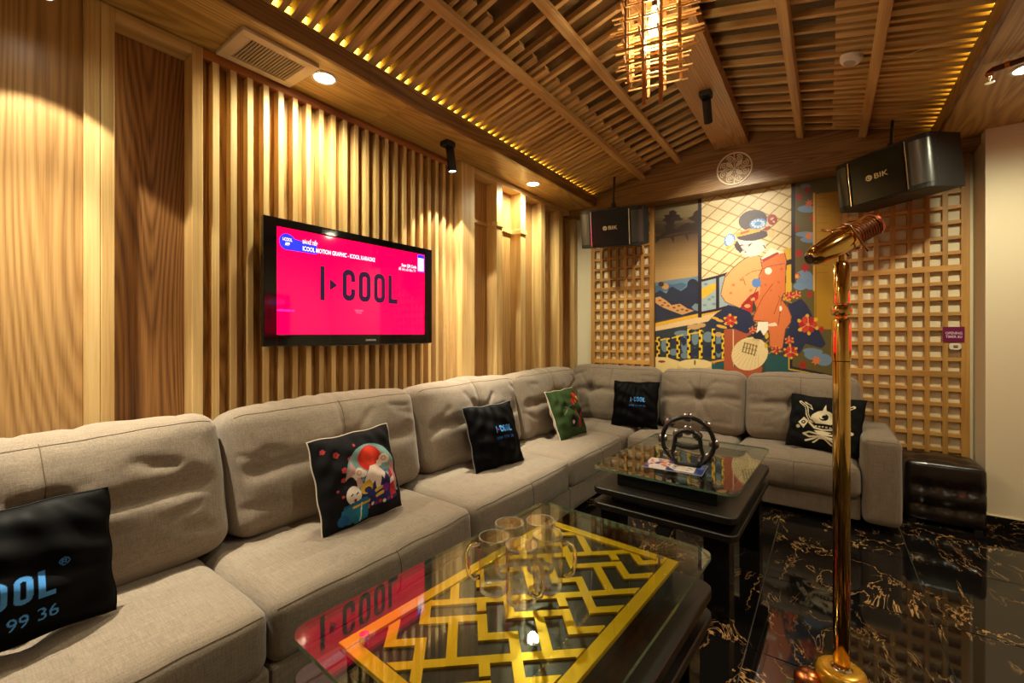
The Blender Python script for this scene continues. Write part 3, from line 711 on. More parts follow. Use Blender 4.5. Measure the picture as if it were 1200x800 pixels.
# flat print of the mural: (kind, colour, wall coordinates in metres)
MURAL=[('p',(216,197,152),[(-0.985,2.671),(-0.251,2.686),(-0.251,1.735),(-0.985,1.784)]),
('l',(168,128,72),[(-0.985,3.452),(-0.251,2.931)],0.0105),
('l',(168,128,72),[(-0.985,3.326),(-0.251,2.818)],0.0105),
('l',(168,128,72),[(-0.985,3.199),(-0.251,2.704)],0.0105),
('l',(168,128,72),[(-0.985,3.073),(-0.251,2.591)],0.0105),
('l',(168,128,72),[(-0.985,2.946),(-0.251,2.477)],0.0105),
('l',(168,128,72),[(-0.985,2.82),(-0.251,2.364)],0.0105),
('l',(168,128,72),[(-0.985,2.693),(-0.251,2.25)],0.0105),
('l',(168,128,72),[(-0.985,2.567),(-0.251,2.137)],0.0105),
('l',(168,128,72),[(-0.985,2.441),(-0.251,2.023)],0.0105),
('l',(168,128,72),[(-0.985,2.314),(-0.251,1.91)],0.0105),
('l',(168,128,72),[(-0.985,2.188),(-0.251,1.796)],0.0105),
('l',(168,128,72),[(-0.985,2.061),(-0.251,1.683)],0.0105),
('l',(168,128,72),[(-0.985,1.935),(-0.251,1.569)],0.0105),
('l',(168,128,72),[(-0.985,1.808),(-0.251,1.456)],0.0105),
('l',(168,128,72),[(-0.985,1.682),(-0.251,1.342)],0.0105),
('l',(168,128,72),[(-0.985,1.555),(-0.251,1.229)],0.0105),
('l',(168,128,72),[(-0.985,1.429),(-0.251,1.115)],0.0105),
('l',(160,122,70),[(-0.985,2.765),(-0.251,3.342)],0.0094),
('l',(160,122,70),[(-0.985,2.632),(-0.251,3.223)],0.0094),
('l',(160,122,70),[(-0.985,2.499),(-0.251,3.103)],0.0094),
('l',(160,122,70),[(-0.985,2.366),(-0.251,2.984)],0.0094),
('l',(160,122,70),[(-0.985,2.233),(-0.251,2.864)],0.0094),
('l',(160,122,70),[(-0.985,2.1),(-0.251,2.745)],0.0094),
('l',(160,122,70),[(-0.985,1.967),(-0.251,2.626)],0.0094),
('l',(160,122,70),[(-0.985,1.834),(-0.251,2.506)],0.0094),
('l',(160,122,70),[(-0.985,1.701),(-0.251,2.387)],0.0094),
('l',(160,122,70),[(-0.985,1.568),(-0.251,2.267)],0.0094),
('l',(160,122,70),[(-0.985,1.435),(-0.251,2.148)],0.0094),
('l',(160,122,70),[(-0.985,1.302),(-0.251,2.029)],0.0094),
('l',(160,122,70),[(-0.985,1.169),(-0.251,1.909)],0.0094),
('l',(160,122,70),[(-0.985,1.036),(-0.251,1.79)],0.0094),
('l',(160,122,70),[(-0.985,0.903),(-0.251,1.67)],0.0094),
('l',(160,122,70),[(-0.985,0.77),(-0.251,1.551)],0.0094),
('l',(160,122,70),[(-0.985,0.637),(-0.251,1.432)],0.0094),
('l',(160,122,70),[(-0.985,0.504),(-0.251,1.312)],0.0094),
('p',(112,100,70),[(-1.445,2.75),(-1.0,2.682),(-1.0,2.534),(-1.445,2.61)]),
('p',(118,105,74),[(-1.445,2.707),(-1.0,2.641),(-1.0,2.534),(-1.445,2.61)]),
('p',(124,110,78),[(-1.445,2.663),(-1.0,2.6),(-1.0,2.534),(-1.445,2.61)]),
('p',(130,115,82),[(-1.445,2.619),(-1.0,2.559),(-1.0,2.436),(-1.445,2.506)]),
('p',(126,110,78),[(-1.445,2.584),(-1.0,2.526),(-1.0,2.436),(-1.445,2.506)]),
('p',(122,106,74),[(-1.445,2.549),(-1.0,2.493),(-1.0,2.436),(-1.445,2.506)]),
('p',(118,102,70),[(-1.445,2.514),(-1.0,2.46),(-1.0,2.353),(-1.445,2.418)]),
('p',(102,86,58),[(-1.445,2.485),(-1.0,2.433),(-1.0,2.353),(-1.445,2.418)]),
('p',(86,70,47),[(-1.445,2.456),(-1.0,2.405),(-1.0,2.353),(-1.445,2.418)]),
('p',(70,55,36),[(-1.445,2.427),(-1.0,2.378),(-1.0,2.287),(-1.445,2.348)]),
('p',(66,50,33),[(-1.445,2.404),(-1.0,2.356),(-1.0,2.287),(-1.445,2.348)]),
('p',(62,46,30),[(-1.445,2.38),(-1.0,2.334),(-1.0,2.287),(-1.445,2.348)]),
('p',(58,42,28),[(-1.445,2.357),(-1.0,2.312),(-1.0,2.222),(-1.445,2.279)]),
('p',(66,48,31),[(-1.445,2.334),(-1.0,2.29),(-1.0,2.222),(-1.445,2.279)]),
('p',(75,55,34),[(-1.445,2.311),(-1.0,2.268),(-1.0,2.222),(-1.445,2.279)]),
('p',(84,62,38),[(-1.445,2.287),(-1.0,2.246),(-1.0,2.156),(-1.445,2.209)]),
('p',(92,69,42),[(-1.445,2.264),(-1.0,2.224),(-1.0,2.156),(-1.445,2.209)]),
('p',(101,76,47),[(-1.445,2.241),(-1.0,2.202),(-1.0,2.156),(-1.445,2.209)]),
('p',(110,84,52),[(-1.445,2.217),(-1.0,2.18),(-1.0,2.082),(-1.445,2.13)]),
('p',(117,90,56),[(-1.445,2.191),(-1.0,2.156),(-1.0,2.082),(-1.445,2.13)]),
('p',(124,97,60),[(-1.445,2.165),(-1.0,2.131),(-1.0,2.082),(-1.445,2.13)]),
('p',(132,104,64),[(-1.445,2.139),(-1.0,2.106),(-1.0,1.991),(-1.445,2.034)]),
('p',(138,109,68),[(-1.445,2.107),(-1.0,2.076),(-1.0,1.991),(-1.445,2.034)]),
('p',(144,114,72),[(-1.445,2.075),(-1.0,2.046),(-1.0,1.991),(-1.445,2.034)]),
('p',(150,120,76),[(-1.445,2.043),(-1.0,2.016),(-1.0,1.909),(-1.445,1.947)]),
('p',(157,126,80),[(-1.445,2.013),(-1.0,1.988),(-1.0,1.909),(-1.445,1.947)]),
('p',(164,133,85),[(-1.445,1.984),(-1.0,1.961),(-1.0,1.909),(-1.445,1.947)]),
('p',(172,140,90),[(-1.445,1.955),(-1.0,1.934),(-1.0,1.794),(-1.445,1.824)]),
('p',(174,142,92),[(-1.445,1.914),(-1.0,1.895),(-1.0,1.794),(-1.445,1.824)]),
('p',(176,144,94),[(-1.445,1.874),(-1.0,1.857),(-1.0,1.794),(-1.445,1.824)]),
('p',(46,30,22),[(-1.427,2.298),(-1.382,2.292),(-1.358,2.318),(-1.325,2.337),(-1.337,2.384),(-1.312,2.404),(-1.323,2.429),(-1.364,2.443),(-1.329,2.473),(-1.344,2.499),(-1.291,2.497),(-1.291,2.526),(-1.248,2.537),(-1.214,2.508),(-1.226,2.492),(-1.188,2.475),(-1.186,2.453),(-1.15,2.429),(-1.184,2.42),(-1.231,2.423),(-1.247,2.397),(-1.222,2.381),(-1.252,2.362),(-1.218,2.339),(-1.173,2.37),(-1.109,2.392),(-1.074,2.371),(-1.041,2.385),(-1.087,2.412),(-1.115,2.43),(-1.065,2.45),(-1.054,2.482),(-1.013,2.501),(-1.013,2.294),(-1.109,2.307),(-1.22,2.305),(-1.312,2.294),(-1.382,2.262),(-1.427,2.268)]),
('p',(52,36,25),[(-1.427,2.274),(-1.013,2.3),(-1.013,2.272),(-1.109,2.273),(-1.109,2.204),(-1.142,2.277),(-1.243,2.268),(-1.243,2.197),(-1.277,2.266),(-1.382,2.262),(-1.427,2.22)]),
('p',(98,126,146),[(-1.427,1.824),(-1.323,1.835),(-1.209,1.844),(-1.109,1.85),(-1.013,1.859),(-1.013,1.648),(-1.427,1.668)]),
('p',(70,98,128),[(-1.427,1.788),(-1.335,1.812),(-1.265,1.79),(-1.164,1.806),(-1.12,1.78),(-1.164,1.737),(-1.427,1.728)]),
('p',(32,40,62),[(-1.117,1.757),(-1.113,1.807),(-1.089,1.831),(-1.059,1.835),(-1.027,1.817),(-1.013,1.79),(-1.013,1.728)]),
('p',(32,40,62),[(-1.427,1.718),(-1.382,1.743),(-1.317,1.706),(-1.288,1.761),(-1.256,1.771),(-1.22,1.745),(-1.175,1.724),(-1.12,1.76),(-1.109,1.809),(-1.013,1.803),(-1.013,1.499),(-1.175,1.471),(-1.427,1.43)]),
('p',(110,130,145),[(-1.076,1.561),(-1.043,1.594),(-1.013,1.587),(-1.013,1.519),(-1.054,1.532)]),
('p',(190,140,86),[(-1.427,1.67),(-1.382,1.678),(-1.321,1.635),(-1.265,1.586),(-1.186,1.599),(-1.109,1.545),(-1.052,1.525),(-1.164,1.487),(-1.254,1.524),(-1.346,1.563),(-1.427,1.616)]),
('e',(110,60,40),(-1.382,1.638),(0.017,-0.001),(0.0,-0.008)),
('e',(110,60,40),(-1.335,1.612),(0.016,-0.001),(0.0,-0.008)),
('e',(110,60,40),(-1.3,1.581),(0.016,0.0),(0.0,-0.008)),
('e',(110,60,40),(-1.243,1.562),(0.016,-0.001),(0.0,-0.009)),
('e',(110,60,40),(-1.197,1.577),(0.015,0.0),(0.0,-0.008)),
('e',(110,60,40),(-1.164,1.541),(0.016,0.0),(0.0,-0.008)),
('e',(110,60,40),(-1.12,1.528),(0.016,0.0),(0.0,-0.008)),
('e',(110,60,40),(-1.358,1.589),(0.016,0.0),(0.0,-0.008)),
('e',(110,60,40),(-1.209,1.531),(0.016,0.0),(0.0,-0.008)),
('e',(190,140,86),(-1.329,1.778),(0.035,-0.003),(0.0,-0.031)),
('e',(60,45,35),(-1.37,1.804),(0.029,-0.002),(0.0,-0.024)),
('p',(214,160,44),[(-1.427,1.41),(-1.0,1.499),(-0.754,1.553),(-0.754,1.527),(-0.854,1.501),(-1.427,1.371)]),
('p',(216,182,132),[(-1.427,1.371),(-0.849,1.501),(-0.927,1.416),(-1.109,1.385),(-1.427,1.328)]),
('p',(44,52,62),[(-1.427,1.328),(-1.109,1.382),(-0.916,1.421),(-0.754,1.326),(-0.754,1.058),(-1.427,1.035)]),
('e',(104,128,142),(-1.164,1.304),(0.077,0.0),(0.0,-0.029)),
('e',(104,128,142),(-1.335,1.186),(0.035,0.0),(0.0,-0.071)),
('e',(104,128,142),(-1.142,1.189),(0.031,0.0),(0.0,-0.081)),
('e',(104,128,142),(-1.043,1.259),(0.032,0.0),(0.0,-0.069)),
('e',(104,128,142),(-1.043,1.122),(0.021,0.001),(0.0,-0.045)),
('e',(104,128,142),(-0.927,1.27),(0.047,0.001),(0.0,-0.05)),
('e',(104,128,142),(-0.834,1.238),(0.025,0.0),(0.0,-0.044)),
('e',(104,128,142),(-1.243,1.117),(0.046,0.001),(0.0,-0.035)),
('e',(104,128,142),(-1.142,1.085),(0.039,0.001),(0.0,-0.029)),
('e',(104,128,142),(-0.834,1.127),(0.022,0.001),(0.0,-0.05)),
('e',(34,44,72),(-1.147,1.223),(0.024,0.001),(0.0,-0.04)),
('e',(34,44,72),(-1.043,1.122),(0.03,0.001),(0.0,-0.041)),
('e',(34,44,72),(-0.834,1.16),(0.026,0.001),(0.0,-0.049)),
('e',(34,44,72),(-0.927,1.136),(0.036,0.001),(0.0,-0.056)),
('e',(34,44,72),(-1.265,1.21),(0.028,0.001),(0.0,-0.046)),
('e',(190,150,100),(-1.054,1.367),(0.064,-0.001),(0.0,-0.025)),
('e',(190,150,100),(-0.99,1.383),(0.042,0.0),(0.0,-0.022)),
('e',(190,150,100),(-0.834,1.293),(0.03,0.0),(0.0,-0.024)),
('p',(222,182,30),[(-1.427,1.232),(-1.323,1.257),(-1.323,1.243),(-1.427,1.218)]),
('p',(222,182,30),[(-1.265,1.264),(-1.153,1.297),(-1.153,1.286),(-1.265,1.25)]),
('p',(222,182,30),[(-1.109,1.304),(-0.969,1.327),(-0.969,1.313),(-1.109,1.29)]),
('p',(224,184,30),[(-1.417,1.268),(-1.384,1.269),(-1.384,1.048),(-1.417,1.047)]),
('e',(38,22,26),(-1.39,1.239),(0.013,0.0),(0.0,-0.018)),
('e',(38,22,26),(-1.41,1.198),(0.013,0.0),(0.0,-0.018)),
('e',(38,22,26),(-1.39,1.158),(0.013,0.0),(0.0,-0.018)),
('e',(38,22,26),(-1.41,1.117),(0.013,0.0),(0.0,-0.018)),
('e',(38,22,26),(-1.39,1.077),(0.013,0.0),(0.0,-0.018)),
('p',(224,184,30),[(-1.317,1.257),(-1.285,1.257),(-1.285,1.051),(-1.317,1.05)]),
('e',(38,22,26),(-1.291,1.228),(0.013,0.0),(0.0,-0.018)),
('e',(38,22,26),(-1.31,1.19),(0.012,0.0),(0.0,-0.018)),
('e',(38,22,26),(-1.291,1.152),(0.013,0.001),(0.0,-0.017)),
('e',(38,22,26),(-1.31,1.114),(0.012,0.001),(0.0,-0.017)),
('e',(38,22,26),(-1.291,1.077),(0.013,0.001),(0.0,-0.018)),
('p',(224,184,30),[(-1.217,1.281),(-1.185,1.281),(-1.185,1.055),(-1.217,1.054)]),
('e',(38,22,26),(-1.191,1.252),(0.013,0.0),(0.0,-0.017)),
('e',(38,22,26),(-1.21,1.21),(0.013,0.0),(0.0,-0.018)),
('e',(38,22,26),(-1.191,1.168),(0.013,0.001),(0.0,-0.017)),
('e',(38,22,26),(-1.21,1.126),(0.013,0.0),(0.0,-0.017)),
('e',(38,22,26),(-1.191,1.085),(0.013,0.0),(0.0,-0.018)),
('p',(224,184,30),[(-1.116,1.35),(-1.086,1.35),(-1.086,1.058),(-1.116,1.057)]),
('e',(38,22,26),(-1.091,1.321),(0.012,0.0),(0.0,-0.017)),
('e',(38,22,26),(-1.11,1.266),(0.012,0.0),(0.0,-0.017)),
('e',(38,22,26),(-1.091,1.211),(0.012,0.001),(0.0,-0.017)),
('e',(38,22,26),(-1.11,1.156),(0.012,0.0),(0.0,-0.017)),
('e',(38,22,26),(-1.091,1.101),(0.012,0.001),(0.0,-0.017)),
('p',(224,184,30),[(-1.008,1.338),(-0.978,1.338),(-0.978,1.062),(-1.008,1.061)]),
('e',(38,22,26),(-0.983,1.31),(0.011,0.0),(0.0,-0.017)),
('e',(38,22,26),(-1.001,1.258),(0.011,0.0),(0.0,-0.017)),
('e',(38,22,26),(-0.983,1.206),(0.011,0.0),(0.0,-0.017)),
('e',(38,22,26),(-1.001,1.154),(0.011,0.0),(0.0,-0.017)),
('e',(38,22,26),(-0.983,1.102),(0.011,0.0),(0.0,-0.017)),
('p',(224,184,30),[(-0.895,1.349),(-0.867,1.348),(-0.867,1.065),(-0.895,1.064)]),
('e',(38,22,26),(-0.872,1.321),(0.012,0.0),(0.0,-0.017)),
('e',(38,22,26),(-0.889,1.267),(0.011,0.0),(0.0,-0.016)),
('e',(38,22,26),(-0.872,1.214),(0.012,0.0),(0.0,-0.017)),
('e',(38,22,26),(-0.889,1.16),(0.011,0.001),(0.0,-0.016)),
('e',(38,22,26),(-0.872,1.107),(0.012,0.001),(0.0,-0.016)),
('p',(224,184,30),[(-0.809,1.304),(-0.78,1.304),(-0.78,1.068),(-0.809,1.067)]),
('e',(38,22,26),(-0.785,1.277),(0.011,0.0),(0.0,-0.017)),
('e',(38,22,26),(-0.803,1.233),(0.011,0.0),(0.0,-0.017)),
('e',(38,22,26),(-0.785,1.189),(0.011,0.0),(0.0,-0.017)),
('e',(38,22,26),(-0.803,1.144),(0.011,0.001),(0.0,-0.016)),
('e',(38,22,26),(-0.785,1.101),(0.011,0.0),(0.0,-0.017)),
('p',(208,150,60),[(-0.958,1.023),(-0.754,1.075),(-0.754,1.055),(-0.927,1.013)]),
('p',(222,196,134),[(-1.427,1.065),(-1.312,1.062),(-1.186,1.026),(-1.186,0.898),(-1.427,0.885)]),
('e',(130,60,30),(-1.364,1.019),(0.037,0.001),(0.0,-0.012)),
('p',(34,80,82),[(-0.901,1.008),(-0.754,1.042),(-0.505,1.051),(-0.505,0.925),(-0.901,0.902)]),
('p',(205,180,118),[(-1.211,1.001),(-0.895,1.003),(-0.895,0.903),(-1.211,0.885)]),
('e',(224,200,140),(-1.049,1.006),(0.157,0.006),(0.0,-0.048)),
('e',(120,90,40),(-1.047,1.02),(0.009,0.0),(0.0,-0.026)),
('p',(150,166,172),[(-0.985,1.817),(-0.703,1.876),(-0.251,1.971),(-0.251,1.676),(-0.703,1.545),(-0.985,1.489)]),
('p',(214,168,50),[(-0.984,1.733),(-0.927,1.763),(-0.854,1.781),(-0.854,1.725),(-0.916,1.673),(-0.958,1.642),(-0.984,1.643)]),
('e',(110,135,150),(-0.948,1.776),(0.017,-0.001),(0.0,-0.011)),
('e',(110,135,150),(-0.916,1.628),(0.016,0.0),(0.0,-0.011)),
('e',(110,135,150),(-0.958,1.574),(0.017,-0.001),(0.0,-0.011)),
('e',(110,135,150),(-0.885,1.649),(0.016,-0.001),(0.0,-0.011)),
('e',(110,135,150),(-0.875,1.582),(0.017,-0.001),(0.0,-0.011)),
('p',(212,166,48),[(-0.314,2.037),(-0.257,2.045),(-0.257,1.588),(-0.314,1.59)]),
('l',(42,30,44),[(-0.988,1.811),(-0.834,1.841),(-0.754,1.863)],0.0236),
('l',(42,30,44),[(-1.0,1.499),(-0.854,1.526),(-0.754,1.553)],0.0236),
('p',(42,30,44),[(-0.856,1.84),(-0.828,1.847),(-0.828,1.529),(-0.856,1.524)]),
('p',(42,30,44),[(-0.301,1.939),(-0.251,1.949),(-0.251,1.904),(-0.301,1.894)]),
('p',(36,26,38),[(-1.016,2.644),(-0.985,2.647),(-0.985,1.456),(-1.016,1.457)]),
('p',(92,80,42),[(-0.251,2.708),(0.113,2.712),(0.113,0.855),(-0.251,0.828)]),
('e',(108,130,160),(-0.145,2.361),(0.065,-0.011),(0.0,-0.03)),
('e',(108,130,160),(-0.154,2.147),(0.069,-0.01),(0.0,-0.023)),
('e',(108,130,160),(-0.117,2.097),(0.074,-0.01),(0.0,-0.027)),
('e',(108,130,160),(-0.164,1.796),(0.056,-0.005),(0.0,-0.046)),
('e',(108,130,160),(-0.117,1.736),(0.055,-0.004),(0.0,-0.062)),
('e',(108,130,160),(-0.192,1.707),(0.047,-0.003),(0.0,-0.034)),
('e',(108,130,160),(-0.154,2.555),(0.037,-0.007),(0.0,-0.022)),
('e',(104,128,154),(-0.173,1.749),(0.047,-0.004),(0.0,-0.023)),
('e',(104,128,154),(-0.098,1.125),(0.064,0.002),(0.0,-0.045)),
('e',(104,128,154),(-0.025,1.083),(0.054,0.001),(0.0,-0.05)),
('e',(104,128,154),(-0.071,1.148),(0.037,0.001),(0.0,-0.022)),
('e',(104,128,154),(-0.117,1.158),(0.055,0.002),(0.0,-0.022)),
('p',(165,30,30),[(-0.168,2.467),(-0.185,2.462),(-0.18,2.439),(-0.196,2.453),(-0.207,2.436),(-0.21,2.459),(-0.229,2.461),(-0.216,2.476),(-0.229,2.495),(-0.21,2.49),(-0.207,2.512),(-0.196,2.491),(-0.18,2.499),(-0.185,2.479)]),
('p',(165,30,30),[(-0.111,2.515),(-0.129,2.51),(-0.123,2.487),(-0.14,2.502),(-0.15,2.485),(-0.153,2.508),(-0.172,2.51),(-0.159,2.524),(-0.172,2.544),(-0.153,2.538),(-0.15,2.56),(-0.14,2.539),(-0.123,2.547),(-0.129,2.527)]),
('p',(165,30,30),[(-0.072,2.268),(-0.089,2.262),(-0.083,2.24),(-0.1,2.254),(-0.11,2.236),(-0.113,2.259),(-0.132,2.26),(-0.119,2.275),(-0.132,2.294),(-0.113,2.289),(-0.11,2.311),(-0.1,2.291),(-0.083,2.3),(-0.089,2.279)]),
('p',(165,30,30),[(-0.194,2.203),(-0.209,2.199),(-0.204,2.18),(-0.218,2.191),(-0.227,2.177),(-0.23,2.196),(-0.246,2.197),(-0.235,2.209),(-0.246,2.225),(-0.23,2.221),(-0.227,2.239),(-0.218,2.222),(-0.204,2.23),(-0.209,2.213)]),
('p',(165,30,30),[(-0.164,1.983),(-0.184,1.976),(-0.177,1.951),(-0.196,1.966),(-0.208,1.946),(-0.211,1.971),(-0.233,1.972),(-0.218,1.989),(-0.233,2.01),(-0.211,2.005),(-0.208,2.03),(-0.196,2.008),(-0.177,2.019),(-0.184,1.995)]),
('p',(165,30,30),[(-0.115,1.86),(-0.137,1.851),(-0.13,1.824),(-0.15,1.84),(-0.163,1.817),(-0.167,1.846),(-0.19,1.846),(-0.174,1.865),(-0.19,1.887),(-0.167,1.883),(-0.163,1.91),(-0.15,1.886),(-0.13,1.898),(-0.137,1.872)]),
('p',(165,30,30),[(-0.183,1.797),(-0.199,1.791),(-0.194,1.771),(-0.208,1.783),(-0.218,1.767),(-0.221,1.787),(-0.238,1.787),(-0.226,1.801),(-0.238,1.817),(-0.221,1.814),(-0.218,1.834),(-0.208,1.816),(-0.194,1.825),(-0.199,1.806)]),
('p',(200,90,60),[(-0.095,2.4),(-0.113,2.394),(-0.107,2.37),(-0.124,2.385),(-0.136,2.367),(-0.139,2.391),(-0.159,2.393),(-0.145,2.408),(-0.159,2.428),(-0.139,2.423),(-0.136,2.446),(-0.124,2.425),(-0.107,2.433),(-0.113,2.412)]),
('p',(205,110,50),[(-0.099,2.126),(-0.117,2.12),(-0.111,2.098),(-0.127,2.111),(-0.138,2.094),(-0.141,2.116),(-0.16,2.117),(-0.147,2.132),(-0.16,2.151),(-0.141,2.146),(-0.138,2.169),(-0.127,2.148),(-0.111,2.157),(-0.117,2.137)]),
('p',(215,150,60),[(-0.193,1.792),(-0.206,1.787),(-0.202,1.772),(-0.214,1.781),(-0.221,1.768),(-0.224,1.784),(-0.237,1.784),(-0.228,1.795),(-0.237,1.808),(-0.224,1.806),(-0.221,1.821),(-0.214,1.807),(-0.202,1.815),(-0.206,1.799)]),
('p',(168,122,26),[(-0.093,2.479),(0.113,2.468),(0.113,1.335),(-0.093,1.336)]),
('l',(110,40,25),[(-0.082,2.479),(-0.082,1.666)],0.0061),
('l',(110,40,25),[(-0.082,1.81),(-0.082,1.417)],0.0061),
('l',(205,160,70),[(-0.095,2.485),(-0.095,1.667)],0.0122),
('l',(120,88,20),[(-0.071,2.438),(0.002,2.429)],0.0037),
('l',(120,88,20),[(-0.071,2.368),(0.002,2.355)],0.0037),
('l',(120,88,20),[(-0.071,2.299),(0.002,2.281)],0.0037),
('l',(120,88,20),[(-0.071,2.23),(0.002,2.223)],0.0037),
('l',(120,88,20),[(-0.071,2.16),(0.002,2.149)],0.0037),
('l',(120,88,20),[(-0.071,2.091),(0.002,2.075)],0.0037),
('l',(120,88,20),[(-0.071,2.021),(0.002,2.017)],0.0037),
('l',(120,88,20),[(-0.071,1.952),(0.002,1.943)],0.0037),
('l',(120,88,20),[(-0.071,1.883),(0.002,1.869)],0.0037),
('l',(120,88,20),[(-0.071,1.813),(0.002,1.812)],0.0037),
('l',(36,26,38),[(-0.242,2.676),(-0.242,1.749)],0.0265),
('l',(36,26,38),[(-0.258,1.103),(-0.258,1.011),(-0.117,0.984),(0.029,0.952)],0.0171),
('l',(205,160,60),[(-0.272,1.097),(-0.272,0.993),(-0.126,0.968)],0.0097),
('p',(165,30,30),[(-0.139,1.036),(-0.158,1.026),(-0.152,1.003),(-0.17,1.014),(-0.181,0.994),(-0.184,1.018),(-0.204,1.015),(-0.19,1.033),(-0.204,1.051),(-0.184,1.05),(-0.181,1.074),(-0.17,1.054),(-0.152,1.067),(-0.158,1.044)]),
('p',(205,110,60),[(-0.043,1.076),(-0.063,1.066),(-0.057,1.041),(-0.076,1.053),(-0.088,1.031),(-0.091,1.057),(-0.113,1.054),(-0.098,1.074),(-0.113,1.093),(-0.091,1.092),(-0.088,1.119),(-0.076,1.097),(-0.057,1.111),(-0.063,1.085)]),
('p',(165,30,30),[(-0.098,1.631),(-0.113,1.625),(-0.108,1.607),(-0.122,1.617),(-0.13,1.602),(-0.133,1.62),(-0.148,1.62),(-0.138,1.633),(-0.148,1.647),(-0.133,1.645),(-0.13,1.664),(-0.122,1.648),(-0.108,1.656),(-0.113,1.639)]),
('p',(165,30,30),[(-0.016,1.338),(-0.031,1.331),(-0.026,1.312),(-0.04,1.322),(-0.049,1.306),(-0.052,1.325),(-0.068,1.324),(-0.057,1.338),(-0.068,1.353),(-0.052,1.351),(-0.049,1.371),(-0.04,1.355),(-0.026,1.364),(-0.031,1.346)]),
('p',(34,80,82),[(-0.45,1.127),(-0.279,1.097),(-0.279,0.987),(-0.117,0.964),(0.029,0.947),(0.029,0.919),(-0.45,0.89)]),
('p',(166,82,52),[(-0.787,1.355),(-0.631,1.366),(-0.534,1.317),(-0.642,1.244),(-0.708,1.17),(-0.708,0.948),(-0.787,0.944)]),
('l',(225,190,150),[(-0.71,1.342),(-0.706,0.948)],0.0061),
('p',(166,82,52),[(-0.708,0.997),(-0.471,1.007),(-0.492,0.899),(-0.708,0.886)]),
('p',(38,44,74),[(-0.287,1.548),(-0.183,1.601),(-0.143,1.543),(-0.098,1.44),(-0.062,1.338),(-0.012,1.216),(-0.042,1.18),(-0.154,1.217),(-0.192,1.134),(-0.319,1.131),(-0.309,1.27),(-0.25,1.409)]),
('p',(38,44,74),[(-0.942,1.358),(-0.895,1.427),(-0.849,1.492),(-0.754,1.571),(-0.675,1.547),(-0.57,1.495),(-0.542,1.42),(-0.523,1.314),(-0.608,1.304),(-0.704,1.347),(-0.794,1.342)]),
('p',(208,112,62),[(-0.482,1.994),(-0.399,2.014),(-0.304,2.004),(-0.291,1.939),(-0.297,1.795),(-0.301,1.644),(-0.555,1.657),(-0.502,1.786)]),
('p',(208,112,62),[(-0.545,1.6),(-0.492,1.723),(-0.497,1.843),(-0.297,1.827),(-0.309,1.654),(-0.329,1.608),(-0.279,1.525),(-0.253,1.449),(-0.26,1.397),(-0.297,1.34),(-0.319,1.177),(-0.354,1.151),(-0.42,1.193),(-0.428,1.335),(-0.55,1.423),(-0.523,1.533)]),
('p',(228,164,106),[(-0.775,1.831),(-0.719,1.901),(-0.669,1.946),(-0.609,1.989),(-0.539,2.018),(-0.49,1.994),(-0.475,1.88),(-0.502,1.822),(-0.49,1.726),(-0.497,1.654),(-0.81,1.646)]),
('p',(228,164,106),[(-0.798,1.755),(-0.775,1.853),(-0.753,1.877),(-0.49,1.855),(-0.502,1.748),(-0.555,1.625),(-0.653,1.535),(-0.775,1.598),(-0.815,1.669)]),
('p',(175,38,34),[(-0.642,1.568),(-0.571,1.65),(-0.502,1.688),(-0.508,1.617),(-0.55,1.576),(-0.555,1.486),(-0.642,1.535)]),
('e',(225,160,110),(-0.593,1.554),(0.026,-0.001),(0.0,-0.017)),
('e',(225,160,110),(-0.55,1.613),(0.019,-0.001),(0.0,-0.017)),
('e',(215,165,50),(-0.685,1.403),(0.008,-0.011),(-0.008,-0.006)),
('e',(215,165,50),(-0.724,1.374),(-0.005,-0.013),(-0.009,0.005)),
('e',(215,165,50),(-0.77,1.394),(-0.013,-0.001),(-0.001,0.011)),
('e',(215,165,50),(-0.776,1.443),(-0.007,0.012),(0.008,0.007)),
('e',(215,165,50),(-0.736,1.472),(0.005,0.013),(0.009,-0.005)),
('e',(215,165,50),(-0.691,1.451),(0.013,0.001),(0.001,-0.011)),
('e',(196,62,44),(-0.706,1.423),(0.025,-0.001),(0.0,-0.019)),
('e',(170,35,30),(-0.718,1.402),(0.012,-0.024),(-0.014,-0.009)),
('e',(196,62,44),(-0.743,1.402),(-0.012,-0.023),(-0.014,0.01)),
('e',(170,35,30),(-0.755,1.424),(-0.025,0.0),(0.0,0.018)),
('e',(196,62,44),(-0.742,1.445),(-0.012,0.024),(0.014,0.008)),
('e',(170,35,30),(-0.718,1.444),(0.013,0.023),(0.015,-0.01)),
('e',(214,150,70),(-0.73,1.423),(0.01,0.0),(0.0,-0.009)),
('l',(228,170,140),[(-0.719,1.418),(-0.696,1.404)],0.0037),
('l',(228,170,140),[(-0.741,1.418),(-0.764,1.404)],0.0037),
('l',(228,170,140),[(-0.73,1.434),(-0.731,1.461)],0.0037),
('e',(215,165,50),(-0.689,1.404),(0.008,-0.011),(-0.007,-0.006)),
('e',(215,165,50),(-0.728,1.375),(-0.005,-0.013),(-0.009,0.004)),
('e',(215,165,50),(-0.774,1.395),(-0.012,-0.001),(-0.001,0.011)),
('e',(215,165,50),(-0.779,1.444),(-0.008,0.012),(0.008,0.007)),
('e',(215,165,50),(-0.739,1.473),(0.005,0.013),(0.009,-0.005)),
('e',(215,165,50),(-0.694,1.452),(0.012,0.001),(0.001,-0.011)),
('e',(196,62,44),(-0.709,1.423),(0.024,0.0),(0.0,-0.018)),
('e',(170,35,30),(-0.721,1.402),(0.012,-0.023),(-0.015,-0.009)),
('e',(196,62,44),(-0.746,1.403),(-0.013,-0.024),(-0.015,0.009)),
('e',(170,35,30),(-0.759,1.424),(-0.024,0.001),(0.001,0.019)),
('e',(196,62,44),(-0.746,1.445),(-0.012,0.025),(0.015,0.009)),
